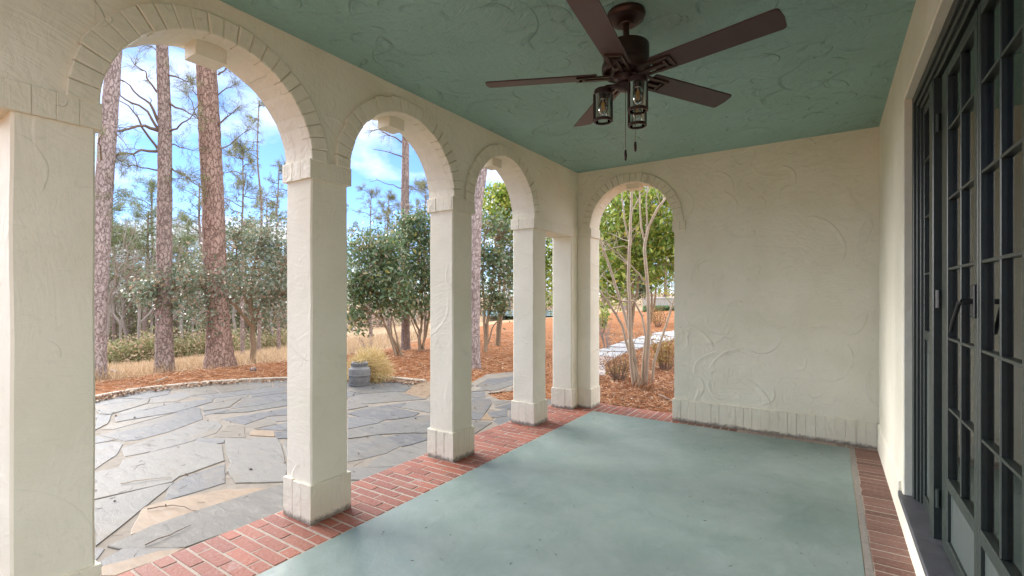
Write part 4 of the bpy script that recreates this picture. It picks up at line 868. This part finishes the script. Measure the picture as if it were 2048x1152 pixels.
# smaller pines farther off, each with its own shape
def young_pine(label, u, vb, vt, d, tiers, wid, dens=1.0, wt=0.07, bare=0.0, mat='needle'):
    q = P(u, vb, d); g = ground_z(q[0], q[1]); base = np.array([q[0], q[1], g]); top = P(u, vt, d); hgt = top[2] - g
    t = thing('pine_tree', label, 'pine tree', base)
    pts = curve(base, top, 0, 12, 0.02); b = MB(); b.tube(pts, taper(wt, 0.018, len(pts)), 9); b.build('trunk', M['pine_bark'], t, smooth=60)
    sp = []
    for i in range(tiers):
        f = bare + (1 - bare) * (i + random.random()) / tiers; x = base + (top - base) * f; a = random.uniform(0, 6.28); L = wid * (1.08 - 0.75 * (f - bare) / (1 - bare + 1e-6)) * random.uniform(0.6, 1.15)
        sp.append((x, x + np.array([math.cos(a) * L, math.sin(a) * L, L * random.uniform(0.05, 0.4)]), 0.022, int(9 * dens), 1, 0.0, 0.75))
    sp.append((top - np.array([0, 0, .3]), top, 0.02, int(10 * dens), 1, 0, .8))
    crown(t, sp, mat, 'twig', 0.20, 0.0042, 20); return t
young_pine('thin bare-topped young pine right of the thickest trunk, under the large arch', 518, 640, 205, 19, 8, 0.9, 0.5, .085, 0.72)
young_pine('bushy olive young pine right beside the thickest trunk, above the camellias', 486, 640, 300, 17.5, 22, 1.9, 1.1, .08, 0.40)
young_pine('bushy young pine at the edge of the second pier, above the camellia', 558, 640, 330, 20, 16, 1.6, 0.9, .08, 0.5)
young_pine('lone flat-topped small pine against the sky in the second arch', 742, 640, 388, 26, 15, 2.3, 1.1, .10, 0.45)
young_pine('loose young pine just left of the straight pine in the second arch', 778, 640, 392, 22, 14, 1.7, 1.0, .08, 0.5)
young_pine('loose young pine just right of the straight pine in the second arch', 850, 640, 368, 21, 14, 1.6, 1.0, .08, 0.5)

# ------------------------------------------------------------------ camellias, evergreen trees and shrubs
def bush(name, label, cat_, base, stems, blobs, ncl, per, spread, size, leaf, bark, r0=0.035, ntw=40, shell=0.5, group=None, part='stem', asp=0.5, extra=None):
    base = np.array(base, float); t = thing(name, label, cat_, base, group)
    C, cen = clumps(blobs, ncl, per, spread, shell)
    C = C[C[:, 2] > ground_z(base[0], base[1]) + 0.25]
    b = MB(); tips = []
    for pts, r in stems:
        pp = []
        for p, q in zip(pts, pts[1:]): pp += curve(p, q, 0.0, 5, 0.06)[:-1]
        pp.append(np.array(pts[-1])); b.tube(pp, taper(r, r * 0.4, len(pp)), 8); tips += pp[len(pp) // 3:]
    for k in RNG.choice(len(cen), min(ntw, len(cen)), replace=False):
        q = cen[k]; p = min(tips, key=lambda x: np.linalg.norm(x - q) + 0.5 * max(0, x[2] - q[2])); pp = curve(p, q, 0.03, 5, 0.12); b.tube(pp, taper(r0 * 0.42, 0.004, len(pp)), 5)
    b.build(part, M[bark], t, smooth=70)
    V, F = leaves(C, size, asp=asp); fast_mesh('foliage', V, F, M[leaf], t); return t
def ell(u, v, d, ru, rv, rd=None): s = d / 958; return (P(u, v, d), (ru * s, (rd if rd is not None else ru) * s, rv * s))
# grey-green camellia under the large pine: one leaning stem, wide flat crown
d = 11.3; g = on_ground(505, 714); g0 = np.array([*P(505, 714, d)[:2], 0]); g0[2] = ground_z(g0[0], g0[1])
bl = [(*ell(520, 545, d, 70, 75), 3.0), (*ell(565, 600, d, 45, 75), 1.5), (*ell(500, 480, d, 45, 45), 1.2), (*ell(420, 560, d - 1.1, 70, 45), 1.2), (*ell(345, 575, d - 1.6, 55, 40), 1.3), (*ell(303, 585, d - 1.7, 28, 24), .45), (*ell(395, 625, d - 1.2, 60, 38), .8), (*ell(560, 490, d, 40, 55), 1.0), (*ell(430, 510, d - .8, 40, 40), .6)]
bush('camellia', 'grey-green camellia with one brown stem, spreading left in front of the pine trunks', 'camellia', g0,
     [([g0, P(506, 640, d), P(500, 590, d), P(515, 500, d)], .075), ([P(505, 655, d), P(470, 610, d - .4), P(400, 575, d - 1.2), P(320, 580, d - 1.6)], .045), ([P(503, 630, d), P(480, 560, d), P(470, 480, d)], .04), ([P(506, 640, d), P(545, 580, d), P(575, 520, d)], .04), ([P(505, 622, d), P(560, 590, d)], .03)],
     bl, 620, 13, 0.15, 0.09, 'camellia_grey', 'camellia_bark', 0.035, 260, 0.35)
# dark camellias through the second arch
def camellia(label, u, v, d, stems_uv, blobs, ncl, leaf='camellia', per=17, size=0.12, shell=.3, tw=160):
    g0 = np.array([*P(u, v, d)[:2], 0.0]); g0[2] = ground_z(g0[0], g0[1]); st = []
    for pts, r in stems_uv: st.append(([g0 + np.array([jit(.15), jit(.15), -.05])] + [P(a, c, d + e) for a, c, e in pts], r))
    return bush('camellia', label, 'camellia', g0, st, [(*ell(a, c, d + e, ru, rv), w_) for a, c, e, ru, rv, w_ in blobs], ncl, per, 0.15, size, leaf, 'camellia_bark', .03, tw, shell)
camellia('dark glossy camellia with leaning stems behind the planted grey pot', 795, 706, 12.0, [([(780, 670, 0), (765, 640, -.1), (735, 620, -.2)], .04), ([(790, 660, 0), (775, 590, 0)], .03), ([(783, 680, 0), (782, 640, .1), (800, 570, 0)], .03), ([(770, 650, 0), (740, 560, 0), (725, 500, 0)], .035)],
         [(745, 560, 0, 52, 60, 2), (715, 590, -.1, 30, 50, 1), (785, 590, 0, 40, 48, 1.2), (740, 500, .2, 48, 40, 1.3), (715, 640, 0, 22, 18, .3), (780, 510, .2, 35, 40, .9)], 330)
camellia('tallest dark camellia beside the third pier, in front of the straight pine', 845, 692, 13.4, [([(838, 660, 0), (815, 620, 0), (800, 560, 0)], .04), ([(843, 650, 0), (845, 580, 0), (835, 480, 0)], .045), ([(855, 650, 0), (870, 580, 0), (870, 500, 0)], .04), ([(835, 670, 0), (822, 640, 0)], .03), ([(850, 660, 0), (852, 600, 0)], .03)],
         [(825, 500, 0, 48, 60, 2), (850, 455, 0, 36, 36, 1.2), (845, 580, 0, 50, 55, 2), (880, 540, 0, 45, 75, 1.8), (810, 600, -.2, 30, 35, .8), (810, 450, .2, 30, 25, .6)], 430)
camellia('twiggy camellia with dark glossy leaves behind the pinkish pine in the third arch', 965, 697, 12.8, [([(975, 640, 0), (985, 560, 0), (990, 480, 0)], .045), ([(968, 640, 0), (965, 560, 0), (970, 470, 0)], .04), ([(985, 655, 0), (1010, 625, 0)], .028), ([(972, 650, .1), (985, 600, .1), (1005, 520, 0)], .035)],
         [(985, 480, 0, 42, 55, 1.5), (1000, 560, 0, 38, 60, 1.3), (965, 560, .1, 28, 70, .9), (1030, 520, .2, 30, 90, 1.2), (1000, 610, -.1, 25, 20, .3)], 260, 'camellia', 13, .12, .55, 240)
camellia('tall yellow-green evergreen rising above the twiggy camellia in the third arch', 1000, 690, 14.5, [([(1000, 600, 0), (1000, 480, 0), (995, 400, 0)], .05), ([(1005, 600, 0), (1030, 480, 0), (1040, 420, 0)], .05)],
         [(990, 420, 0, 45, 50, 1.3), (1030, 430, 0, 45, 60, 1.5), (1010, 385, 0, 28, 22, .5), (1075, 470, 0, 40, 90, 1.3), (1100, 560, 0, 30, 60, .8)], 340, 'magnolia', 16, .15, .45, 80)
def magnolia(label, u, v, d, blobs, ncl, leaf='magnolia', size=.20, per=15):
    g0 = np.array([*P(u, v, d)[:2], 0.0]); g0[2] = ground_z(g0[0], g0[1])
    st = [([g0, P(u + a, 560, d), P(u + a * 2.5, 430, d)], .06) for a in (-8, 3, 14)]
    return bush('evergreen_tree', label, 'evergreen tree', g0, st, [(*ell(a, c, d + e, ru, rv), w_) for a, c, e, ru, rv, w_ in blobs], ncl, per, 0.20, size, leaf, 'camellia_bark', .04, 70, .4, asp=.42)
magnolia('yellow-green broadleaf evergreen behind the pale crape myrtle stems', 1262, 640, 14.5, [(1240, 430, 0, 60, 60, 1.6), (1310, 420, 0, 70, 60, 1.8), (1210, 520, 0, 40, 50, .9), (1330, 520, 0, 60, 55, 1.4), (1270, 500, .5, 50, 40, .8), (1225, 570, -.5, 28, 35, .4), (1390, 470, 0, 50, 80, 1)], 520)
magnolia('darker evergreen tree standing deeper behind the crape myrtle', 1300, 615, 22, [(1270, 520, 0, 40, 55, 1.2), (1240, 470, 0, 50, 60, 1), (1330, 480, 0, 55, 60, 1.2), (1280, 560, -.5, 28, 34, .6), (1180, 500, 0, 50, 70, 1)], 420, 'camellia', .22)
# crape myrtle close to the far arch
d = 7.55; g0 = np.array([*P(1285, 772, d)[:2], 0.0]); g0[2] = ground_z(g0[0], g0[1])
cm = thing('crape_myrtle', 'leafless crape myrtle with many smooth pale stems just outside the far arch', 'crape myrtle', g0)
cx = lambda x, y, e=0.0: P(1180 + x / 2.35, 360 + y / 2.35, d + e)
STM = [([(212, 985), (196, 880), (190, 780), (186, 600), (182, 400), (190, 250), (196, 50), (200, -120)], .036), ([(235, 960), (205, 880), (170, 760), (150, 680), (95, 590), (45, 520), (-20, 470)], .030), ([(228, 950), (205, 800), (175, 680), (150, 590), (120, 500), (90, 400), (50, 290), (20, 180)], .032),
       ([(262, 985), (268, 850), (276, 700), (272, 520), (256, 330), (258, 300), (275, 220), (320, 130), (356, 85), (400, -20)], .034), ([(285, 950), (300, 860), (335, 750), (365, 660), (395, 560), (430, 440)], .026), ([(245, 940), (250, 840), (262, 740), (245, 640), (210, 570), (150, 570), (90, 545)], .024),
       ([(270, 500), (230, 440), (180, 390), (110, 330), (50, 280)], .016), ([(190, 330), (160, 310), (110, 320), (40, 340)], .012), ([(262, 300), (240, 220), (235, 120), (232, 20), (228, -90)], .018), ([(186, 300), (160, 180), (150, 60), (148, -60)], .016), ([(258, 320), (268, 200), (265, 80), (290, -40)], .016), ([(196, 150), (240, 70), (290, 35)], .010), ([(95, 400), (70, 360), (45, 355)], .012), ([(355, 90), (330, 60)], .006), ([(240, 960), (215, 870), (195, 790)], .026)]
b = MB(); tipz = []
for k, (pts, r) in enumerate(STM):
    e = [(-.12, .10, .22, -.02, .05, .2, .1, -.1, .1, 0, 0, -.05, 0, 0, .1)[k]] * len(pts); pp = [cx(x, y, ee * min(1, i / 3)) for i, ((x, y), ee) in enumerate(zip(pts, e))]; pp[0][2] = g0[2] - .03 if pts[0][1] > 900 else pp[0][2]
    fine = []
    for p, q in zip(pp, pp[1:]): fine += curve(p, q, 0, 4, .03)[:-1]
    fine.append(pp[-1]); b.tube(fine, taper(r * .98, r * .48, len(fine)), 10); tipz += [(fine[i], r) for i in range(len(fine) // 2, len(fine))]
for _ in range(60):
    p, r = random.choice(tipz); dd = unit(1)[0]; dd[2] = abs(dd[2]) + .3; b.tube(curve(p, p + dd * random.uniform(.2, .6), .02, 4, .1), taper(r * .28, .002, 5), 5)
b.build('stems', M['crape_bark'], cm, smooth=70)
NF = []
for _ in range(230): a = random.uniform(0, 6.28); q = g0 + np.array([math.cos(a) * .18, math.sin(a) * .16, random.uniform(-.02, .08)]); NF.append(blades(q[None], np.array([[math.cos(a + 2) * .6, math.sin(a + 2) * .6, random.uniform(-.1, .9)]]), .2, .004, .3))
V, F = cat(NF); fast_mesh('straw_collar', V, F, M['straw'], cm)

def shrub(name, label, u, v, d, h, r, n, leaf, tw='twig', size=.05, stems=26, lean=.5, nl=None):
    g0 = np.array([*P(u, v, d)[:2], 0.0]); g0[2] = ground_z(g0[0], g0[1]); t = thing(name, label, 'shrub', g0); b = MB(); L = []
    for _ in range(stems):
        a = random.uniform(0, 6.28); q = g0 + np.array([math.cos(a) * r * random.uniform(.2, 1), math.sin(a) * r * random.uniform(.2, 1), h * random.uniform(.5, 1.05)]); pp = curve(g0 + np.array([math.cos(a) * r * .15, math.sin(a) * r * .15, -.02]), q, .03, 5, .10); b.tube(pp, taper(.007, .003, 6), 5)
        for i in (2, 3, 4, 5):
            dd = unit(1)[0]; dd[2] = abs(dd[2]); e = pp[i] + dd * h * .22 * random.random(); b.tube([pp[i], e], [.0035, .002], 4); L += [pp[i], e]
    b.build('stems', M[tw], t)
    if n:
        L = np.array(L); C = L[RNG.integers(0, len(L), n)] + RNG.normal(size=(n, 3)) * .035; V, F = leaves(C, size); fast_mesh('foliage', V, F, M[leaf], t)
    return t
shrub('shrub', 'spiky low brown shrub left of the crape myrtle by the pale path', 1236, 752, 8.3, .48, .33, 420, 'russet', 'twig', .035, 34)
shrub('shrub', 'low yellow and russet shrub right of the crape myrtle stems', 1330, 712, 9.4, .62, .42, 900, 'russet', 'twig', .06, 26)
shrub('shrub', 'clump of bare upright twigs left behind the crape myrtle', 1213, 672, 13, 1.0, .35, 0, 'russet', 'grey_twig', .04, 18)
shrub('shrub', 'bare pruned shrub behind the yellow foliage of the pot', 733, 692, 11.6, .62, .28, 30, 'deadleaf', 'grey_twig', .05, 9)
shrub('shrub', 'round leafless brown shrub in front of the pale fence', 1316, 650, 20, .9, .6, 700, 'russet', 'twig', .06, 24)
shrub('shrub', 'bright yellow-green shrub at the edge of the corner pier', 1203, 650, 18, 1.1, .45, 900, 'magnolia', 'twig', .09, 14)

# ------------------------------------------------------------------ pot and its plant
d = 8.1; g0 = np.array([*flat(719, 771), ZP + 0.01]); 
pt = thing('garden_pot', 'weathered grey urn-shaped garden pot standing at the edge of the patio', 'garden pot', g0); sc = 1.0
b = MB(); b.lathe([(.001, 0), (.155, 0), (.160, .015), (.156, .035), (.160, .04), (.168, .12), (.172, .155), (.176, .160), (.176, .175), (.170, .18), (.174, .25), (.166, .275), (.150, .285), (.128, .30), (.118, .318), (.122, .345), (.130, .36), (.128, .372), (.105, .372), (.100, .34), (.001, .33)], tuple(g0), 40)
for k in range(34):
    a = 2 * math.pi * k / 34; b.box(g0[0] + .165 * math.cos(a) - .006, g0[0] + .165 * math.cos(a) + .006, g0[1] + .165 * math.sin(a) - .006, g0[1] + .165 * math.sin(a) + .006, g0[2], g0[2] + .028)
    b.box(g0[0] + .126 * math.cos(a) - .006, g0[0] + .126 * math.cos(a) + .006, g0[1] + .126 * math.sin(a) - .006, g0[1] + .126 * math.sin(a) + .006, g0[2] + .32, g0[2] + .362)
b.build('pot_body', M['pot'], pt, smooth=40)
gp = g0 + np.array([-.1, .1, .33]); pl = thing('fern', 'straw-yellow feathery fern spilling from behind the grey garden pot', 'fern', gp)
c0 = P(739, 729, 8.3); N = 3600
bb = unit(N) * (RNG.uniform(0, 1, (N, 1)) ** .45) * np.array([.42, .36, .30]) + c0; bb[:, 2] -= .12 * ((bb[:, 0] - c0[0]) ** 2 + (bb[:, 1] - c0[1]) ** 2) / .1
V1, F1 = blades(bb, (bb - c0) * 3 + unit(N) * .8 + np.array([0, 0, .2]), .11, .0032, .5)
b2 = RNG.normal(size=(500, 3)) * np.array([.05, .05, .03]) + gp; tgt = unit(500) * np.array([.36, .32, .27]) + c0; V2, F2 = blades(b2, tgt - b2, np.linalg.norm(tgt - b2, axis=1) * .9, .003, .25)
V, F = cat([(V1, F1), (V2, F2)]); fast_mesh('fronds', V, F, M['fern'], pl)

# ------------------------------------------------------------------ woods beyond the field
def far_xy(u, d): q = P(u, 600, d); return q[0], q[1], ground_z(q[0], q[1])
def pine_proto(name, label, hgt, seed, grp):
    random.seed(seed); t = thing(name, label, 'pine tree', (0, 0, 0), grp); b = MB(); pts = curve((0, 0, -.2), (jit(.5), jit(.5), hgt), 0, 10, .02); b.tube(pts, taper(.22, .05, 11), 8); b.build('trunk', M['pine_bark'], t, smooth=60)
    C = []; bb = MB()
    for i in range(34):
        f = .42 + .58 * (i + random.random()) / 34; x = np.array(pts[int(f * 10)]); x[2] = hgt * f; a = random.uniform(0, 6.28); L = hgt * .24 * (1.25 - f) * random.uniform(.7, 1.3) + .3
        q = x + np.array([math.cos(a) * L, math.sin(a) * L, L * random.uniform(.0, .5)]); bb.tube(curve(x, q, .03, 4, .1), taper(.04, .012, 5), 4)
        for s in np.linspace(.4, 1.05, 6): C.append(x + (q - x) * s + RNG.normal(size=3) * .22)
    C = np.array(C); nb = 26; D = unit(len(C) * nb) + np.array([0, 0, .25]); V, F = blades(np.repeat(C, nb, 0) + RNG.normal(size=(len(C) * nb, 3)) * .12, D, .30, .013, .2)
    n0 = len(bb.v); quads = [f for f in bb.f if len(f) == 4]; VV = np.concatenate([np.array(bb.v), V]); FF = np.concatenate([np.array(quads), F + n0])
    o = fast_mesh('crown', VV, FF, [M['twig'], M['far_needle']], t); mi = np.zeros(len(FF), np.int32); mi[len(quads):] = 1; o.data.polygons.foreach_set('material_index', mi); return t
def bare_proto(name, label, hgt, seed, grp):
    random.seed(seed); t = thing(name, label, 'bare tree', (0, 0, 0), grp); b = MB(); tw = MB()
    def grow(p, d, L, r, lv):
        q = p + d * L; (b if lv < 2 else tw).tube(curve(p, q, 0, 3, .10), taper(r, r * .65, 4), 5 if lv < 2 else 3, cap=False)
        if lv >= 4: return
        for _ in range(3 if lv < 3 else 4):
            e = d * .9 + unit(1)[0] * .75; e[2] += .15; e /= np.linalg.norm(e); grow(p + (q - p) * random.uniform(.55, 1), e, L * random.uniform(.5, .75), r * .55, lv + 1)
    grow(np.array([0, 0, -.2]), np.array([jit(.08), jit(.08), 1.]), hgt * .42, hgt * .014, 0)
    b.build('trunk', M['grey_twig'], t, smooth=60); tw.build('crown', M['grey_twig'], t, smooth=60); return t
GP, GB = 'tall pines in the woods beyond the field', 'leafless trees in the woods beyond the field'
pp = [pine_proto('pine_tree', 'tall green pine in the woods beyond the dry grass field', h, s, GP) for h, s in ((11, 3), (13.5, 5), (9, 8))]
bp = [bare_proto('bare_tree', 'leafless pale grey tree in the woods beyond the dry grass field', h, s, GB) for h, s in ((9, 11), (7, 12))]
random.seed(21); np.random.seed(3)
def put(protos, i, u, d, sc):
    o = protos[i % len(protos)] if i < len(protos) else copy_tree(protos[i % len(protos)]); x, y, z = far_xy(u, d); o.location = (x, y, z); o.rotation_euler = (0, 0, random.uniform(0, 6.28)); o.scale = (sc, sc, sc * random.uniform(.95, 1.1)); ORG[o.name] = (x, y, z)
pos = [(205, 30, .62), (232, 34, .60), (262, 38, .70), (290, 33, .62), (312, 42, .75), (350, 36, .66), (372, 45, .75), (398, 34, .62), (455, 40, .60), (490, 36, .55), (530, 44, .62), (566, 38, .6), (700, 52, .62), (735, 46, .5), (770, 56, .7), (850, 50, .6), (960, 48, .62), (1010, 56, .8), (1090, 50, .8), (1205, 48, .85), (1240, 54, .9), (1290, 46, .8), (1330, 52, .9), (150, 36, .7), (100, 40, .75), (20, 38, .8), (-80, 42, .9), (-220, 40, .9), (1400, 46, .9), (1480, 50, .9), (1600, 52, .9)]
for i, (u, d, s) in enumerate(pos): put(pp, i, u, d, s * (1.45 if u < 600 else 1.15))
posb = [(215, 27, .75), (245, 29, .8), (280, 27, .7), (340, 30, .85), (365, 28, .75), (385, 31, .8), (470, 30, .7), (545, 31, .75), (250, 33, .95), (300, 31, .9), (705, 40, .7), (760, 44, .8), (830, 42, .8), (1020, 40, .9), (1250, 38, .9), (1310, 42, 1.0), (130, 30, .8), (60, 33, .9), (1380, 40, 1.0)]
for i, (u, d, s) in enumerate(posb): put(bp, i, u, d, s * 1.25)
# the mass of the woods, the brush along the field edge and the bare thicket read as masses
def mass(name, spans, n, size, leaf, per=10, spread=.5, asp=.5):
    C = []
    for u0, u1, d0, d1, z0, z1, k in spans:
        for _ in range(int(n * k)):
            u = random.uniform(u0, u1); d = random.uniform(d0, d1); x, y, z = far_xy(u, d); hh = z0 + (z1 - z0) * random.random() ** 1.2 * (.7 + .45 * mnoise.noise(Vector((x * .22, y * .22, 1)))); C.append((x, y, z + hh))
    C = np.repeat(np.array(C), per, 0); C = C + RNG.normal(size=C.shape) * spread; V, F = leaves(C, size, asp=asp); return stuff(fast_mesh(name, V, F, M[leaf]))
mass('distant_woods', [(-300, 200, 36, 54, .3, 9.0, .8), (200, 580, 34, 52, .3, 9.0, 2.2), (680, 1120, 56, 70, .2, 9, 1.1), (1120, 1700, 50, 66, .2, 8, 1.0)], 1500, .36, 'far_leaf', 11, .55, .3)
mass('field_brush', [(60, 200, 22, 26, .0, 1.8, .3), (200, 335, 22.5, 26, .0, 1.9, 1.0), (335, 480, 24, 28, .0, 1.5, .8), (480, 580, 28, 31, 0, 1.2, .3)], 420, .17, 'brush', 26, .26, .4)
mass('bare_thicket', [(580, 900, 40, 46, .0, 2.2, 1.0), (900, 1150, 44, 50, 0, 2.6, .8)], 520, .30, 'thicket', 16, .35, .14)
# the pale fence and the low hedge behind the crape myrtle, the pond by the third arch
q0 = P(1285, 612, 34); q1 = P(1420, 606, 33)
fn = thing('fence', 'long pale board fence with a white cap rail far behind the crape myrtle', 'fence', (*q0[:2], ground_z(*q0[:2])))
M['fence'] = m_simple('pale_fence_board', (0.55, 0.50, 0.43), .8, nsc=6, amp=.15, bd=0); M['fence_cap'] = m_simple('white_fence_cap', (0.75, 0.75, 0.74), .6, nsc=6, amp=.08, bd=0)
b = MB(); cp = MB(); ps = MB(); ax = (q1 - q0)[:2]; Lf = np.linalg.norm(ax); ax /= Lf; nx = np.array([-ax[1], ax[0]]); zf = ground_z(*q0[:2])
def obox(b, s0, s1, t0, t1, z0, z1):
    c = [q0[:2] + ax * s + nx * t for s, t in ((s0, t0), (s1, t0), (s1, t1), (s0, t1))]; b.add([(*p, z0) for p in c] + [(*p, z1) for p in c], [(0,3,2,1), (4,5,6,7), (0,1,5,4), (1,2,6,5), (2,3,7,6), (3,0,4,7)])
ztop = P(1320, 594, 34)[2]
for k in range(int(Lf / .3)): obox(b, k * .3, k * .3 + .285, 0, .04, zf - .1, ztop - .09 + jit(.004))
obox(cp, -.1, Lf + .1, -.06, .1, ztop - .088, ztop)
b.build('board_panel', M['fence'], fn); cp.build('cap_rail', M['fence_cap'], fn)
for k in range(int(Lf / 2.4) + 1): ps = MB(); obox(ps, k * 2.4, k * 2.4 + .12, .042, .16, zf - .1, ztop - .09); ps.build('post', M['fence'], fn)
gh = thing('hedge', 'low clipped green hedge along the foot of the pale fence', 'hedge', (*q0[:2], zf)); C = np.array([(*(q0[:2] + ax * random.uniform(0, Lf) - nx * random.uniform(.3, 1.2)), zf + random.uniform(.0, .42)) for _ in range(5200)]); V, F = leaves(C, .14); fast_mesh('foliage', V, F, M['ivy'], gh)
M['water'] = m_simple('teal_pond_water', (0.03, 0.13, 0.14), .12, 0, .5, .2, 0)
pn = [P(u, v, dd) for u, v, dd in ((965, 640, 33), (1120, 640, 33), (1120, 622, 46), (965, 622, 46))]; zz = max(ground_z(p[0], p[1]) for p in pn) + .05
b = MB(); b.add([(p[0], p[1], zz) for p in pn], [(0, 1, 2, 3)]); struct(b.build('water', M['water']))

# ------------------------------------------------------------------ ground cover: pine straw, dry grass, litter
def strewn(n, fn, L, wd, flat_=.16):
    C = np.array([fn() for _ in range(n)]); a = RNG.uniform(0, 6.28, n); D = np.stack([np.cos(a), np.sin(a), RNG.normal(size=n) * flat_], 1); return blades(C, D, L * RNG.uniform(.5, 1.2, n), wd, .25)
def pick(rects):
    w_ = np.array([r[4] for r in rects], float); w_ /= w_.sum()
    def f():
        while True:
            u0, u1, d0, d1, _ = rects[RNG.choice(len(rects), p=w_)]; q = P(random.uniform(u0, u1), 600, d0 + (d1 - d0) * random.random() ** .8); x, y = q[0], q[1]
            if mulchness(x, y) < .4 or inside((x, y), OUT) or (XO - .35 < x < 5 and y < 6.02) : continue
            return (x, y, ground_z(x, y) + random.uniform(.0, .035))
    return f
parts = [strewn(26000, pick([(1185, 1360, 5.9, 11.5, 3.2), (930, 1110, 6.2, 12, 1.6), (690, 900, 7.6, 13.5, 1.6), (180, 590, 7.4, 12, 2.6), (1150, 1400, 10, 22, .8), (930, 1110, 11, 20, .6)]), .20, .0036)]
V, F = cat(parts); stuff(fast_mesh('pine_straw', V, F, M['straw']))
def gpick():
    while True:
        u = random.uniform(150, 900); d = 8.2 + 20 * random.random() ** 1.3; q = P(u, 600, d)
        if mulchness(q[0], q[1]) > .35: continue
        return (q[0], q[1], ground_z(q[0], q[1]) - .01)
N = 26000; C = np.array([gpick() for _ in range(N)]); D = np.stack([RNG.normal(size=N) * .35, RNG.normal(size=N) * .35, np.ones(N)], 1); V, F = blades(C, D, .24 * RNG.uniform(.4, 1.3, N), .005, .3); stuff(fast_mesh('dry_grass', V, F, M['drygrass']))
def litter():
    k = random.random()
    if k < .3:
        i = random.randrange(2, len(dense) - 1); p = dense[i] + (dense[i+1] - dense[i]) * random.random(); c = np.array([-5.2, 3.0]) - p; c /= np.linalg.norm(c); p = p + c * random.uniform(.05, .34); return (p[0], p[1], ZP + .015 + random.uniform(0, .02))
    if k < .8: q = P(random.uniform(1190, 1350), 600, random.uniform(6, 18))
    else: q = P(random.uniform(700, 1100), 600, random.uniform(7, 16))
    if inside((q[0], q[1]), OUT) and random.random() < .9: return (q[0], q[1], -.3)
    return (q[0], q[1], ground_z(q[0], q[1]) + .03)
C = np.array([litter() for _ in range(3600)]); V, F = leaves(C, .06, up=1.5, asp=.6); V2, F2 = strewn(2600, litter, .13, .003, .1); V, F = cat([(V, F), (V2, F2)]); stuff(fast_mesh('leaf_litter', V, F, M['deadleaf']))
def on_patio():
    while True:
        q = (random.uniform(-8.3, -3.1), random.uniform(0.5, 5.9))
        if inside(q, OUT): return (q[0], q[1], ZP + .0125)
V, F = strewn(420, on_patio, .11, .0016, .02); V2, F2 = leaves(np.array([on_patio() for _ in range(90)]), .035, up=6, asp=.6); V, F = cat([(V, F), (V2, F2)]); stuff(fast_mesh('patio_litter', V, F, M['twig']))
# loose needles, specks and a few sticks
for u, v, u2, v2, lab in ((905, 0, 0, 0, ''),): pass
def stick(label, pts, r, mat='grey_twig'):
    p = [np.array([*flat(u, v, z), z]) for u, v, z in pts]; b = MB(); f = []
    for a, c in zip(p, p[1:]): f += curve(a, c, .02, 4, .06)[:-1]
    f.append(p[-1]); b.tube(f, taper(r, r * .5, len(f)), 6); o = b.build('stick', M[mat], None, p[0]); return tag(o, label, 'stick')
stick('pale dead stick lying on the straw near the patio edge', [(314, 762, 0.01), (325, 758, 0.02), (336, 754, 0.01)], .016, 'crape_bark')
stick('dark crooked stick lying on the dry grass at the far left', [(218, 739, 0), (232, 744, .03), (248, 746, .0)], .014)
stick('brown stick lying on the straw at the right foot of the crape myrtle', [(1318, 790, .0), (1332, 796, .02), (1345, 803, .0)], .016, 'twig')
stick('long dry stem lying across the blue stones', [(241, 967, ZP + .02), (300, 958, ZP + .022), (345, 954, ZP + .02)], .004, 'crape_bark')
stick('thin curved twig lying on the orange stone', [(295, 1018, ZP + .02), (345, 1010, ZP + .022), (395, 1022, ZP + .02)], .004, 'twig')
stick('pointed dry leaf stalk lying on the pale stone strip by the bricks', [(290, 1090, ZP + .02), (340, 1070, ZP + .02), (382, 1050, ZP + .02)], .004, 'twig')
pc = flat(506, 741, -.02); b = MB(); C = []
for k in range(60): a = k * 2.4; f = k / 60; C.append((pc[0] + (f - .5) * .14, pc[1] + math.cos(a) * .045 * math.sin(math.pi * (f * .85 + .1)), -.0 + math.sin(a) * .045 * math.sin(math.pi * (f * .85 + .1))))
for q in C: d_ = np.array([.3, q[1] - pc[1], q[2]]); d_ /= np.linalg.norm(d_); e = np.array(q) + d_ * .03; s = np.array([.012, .008, .006]); b.add([np.array(q) - s, np.array(q) + s, e + s * .8, e - s * .8], [(0, 1, 2, 3)])
o = b.build('pine_cone', M['bronze'], None, (pc[0], pc[1], -.03)); tag(o, 'dark open pine cone lying on the straw beside the edging', 'pine cone')
C = np.array([(*flat(random.uniform(560, 1700), random.uniform(835, 1140), 0), .003) for _ in range(170)]); C = C[(C[:, 0] > -2.4) & (C[:, 0] < .1)]; a = RNG.uniform(0, 6.28, len(C)); V, F = blades(C, np.stack([np.cos(a), np.sin(a), np.zeros(len(C))], 1), (.013 * RNG.uniform(.3, 1.8, len(C))), .0018, .3); V[:, 2] = np.maximum(V[:, 2], .0015); stuff(fast_mesh('debris', V, F, M['bronze']))

# ------------------------------------------------------------------ to real size
for o in list(SC.objects):
    if o.parent is None:
        o.location = o.location * S
        if o.type not in ('CAMERA', 'LIGHT'): o.scale = o.scale * S
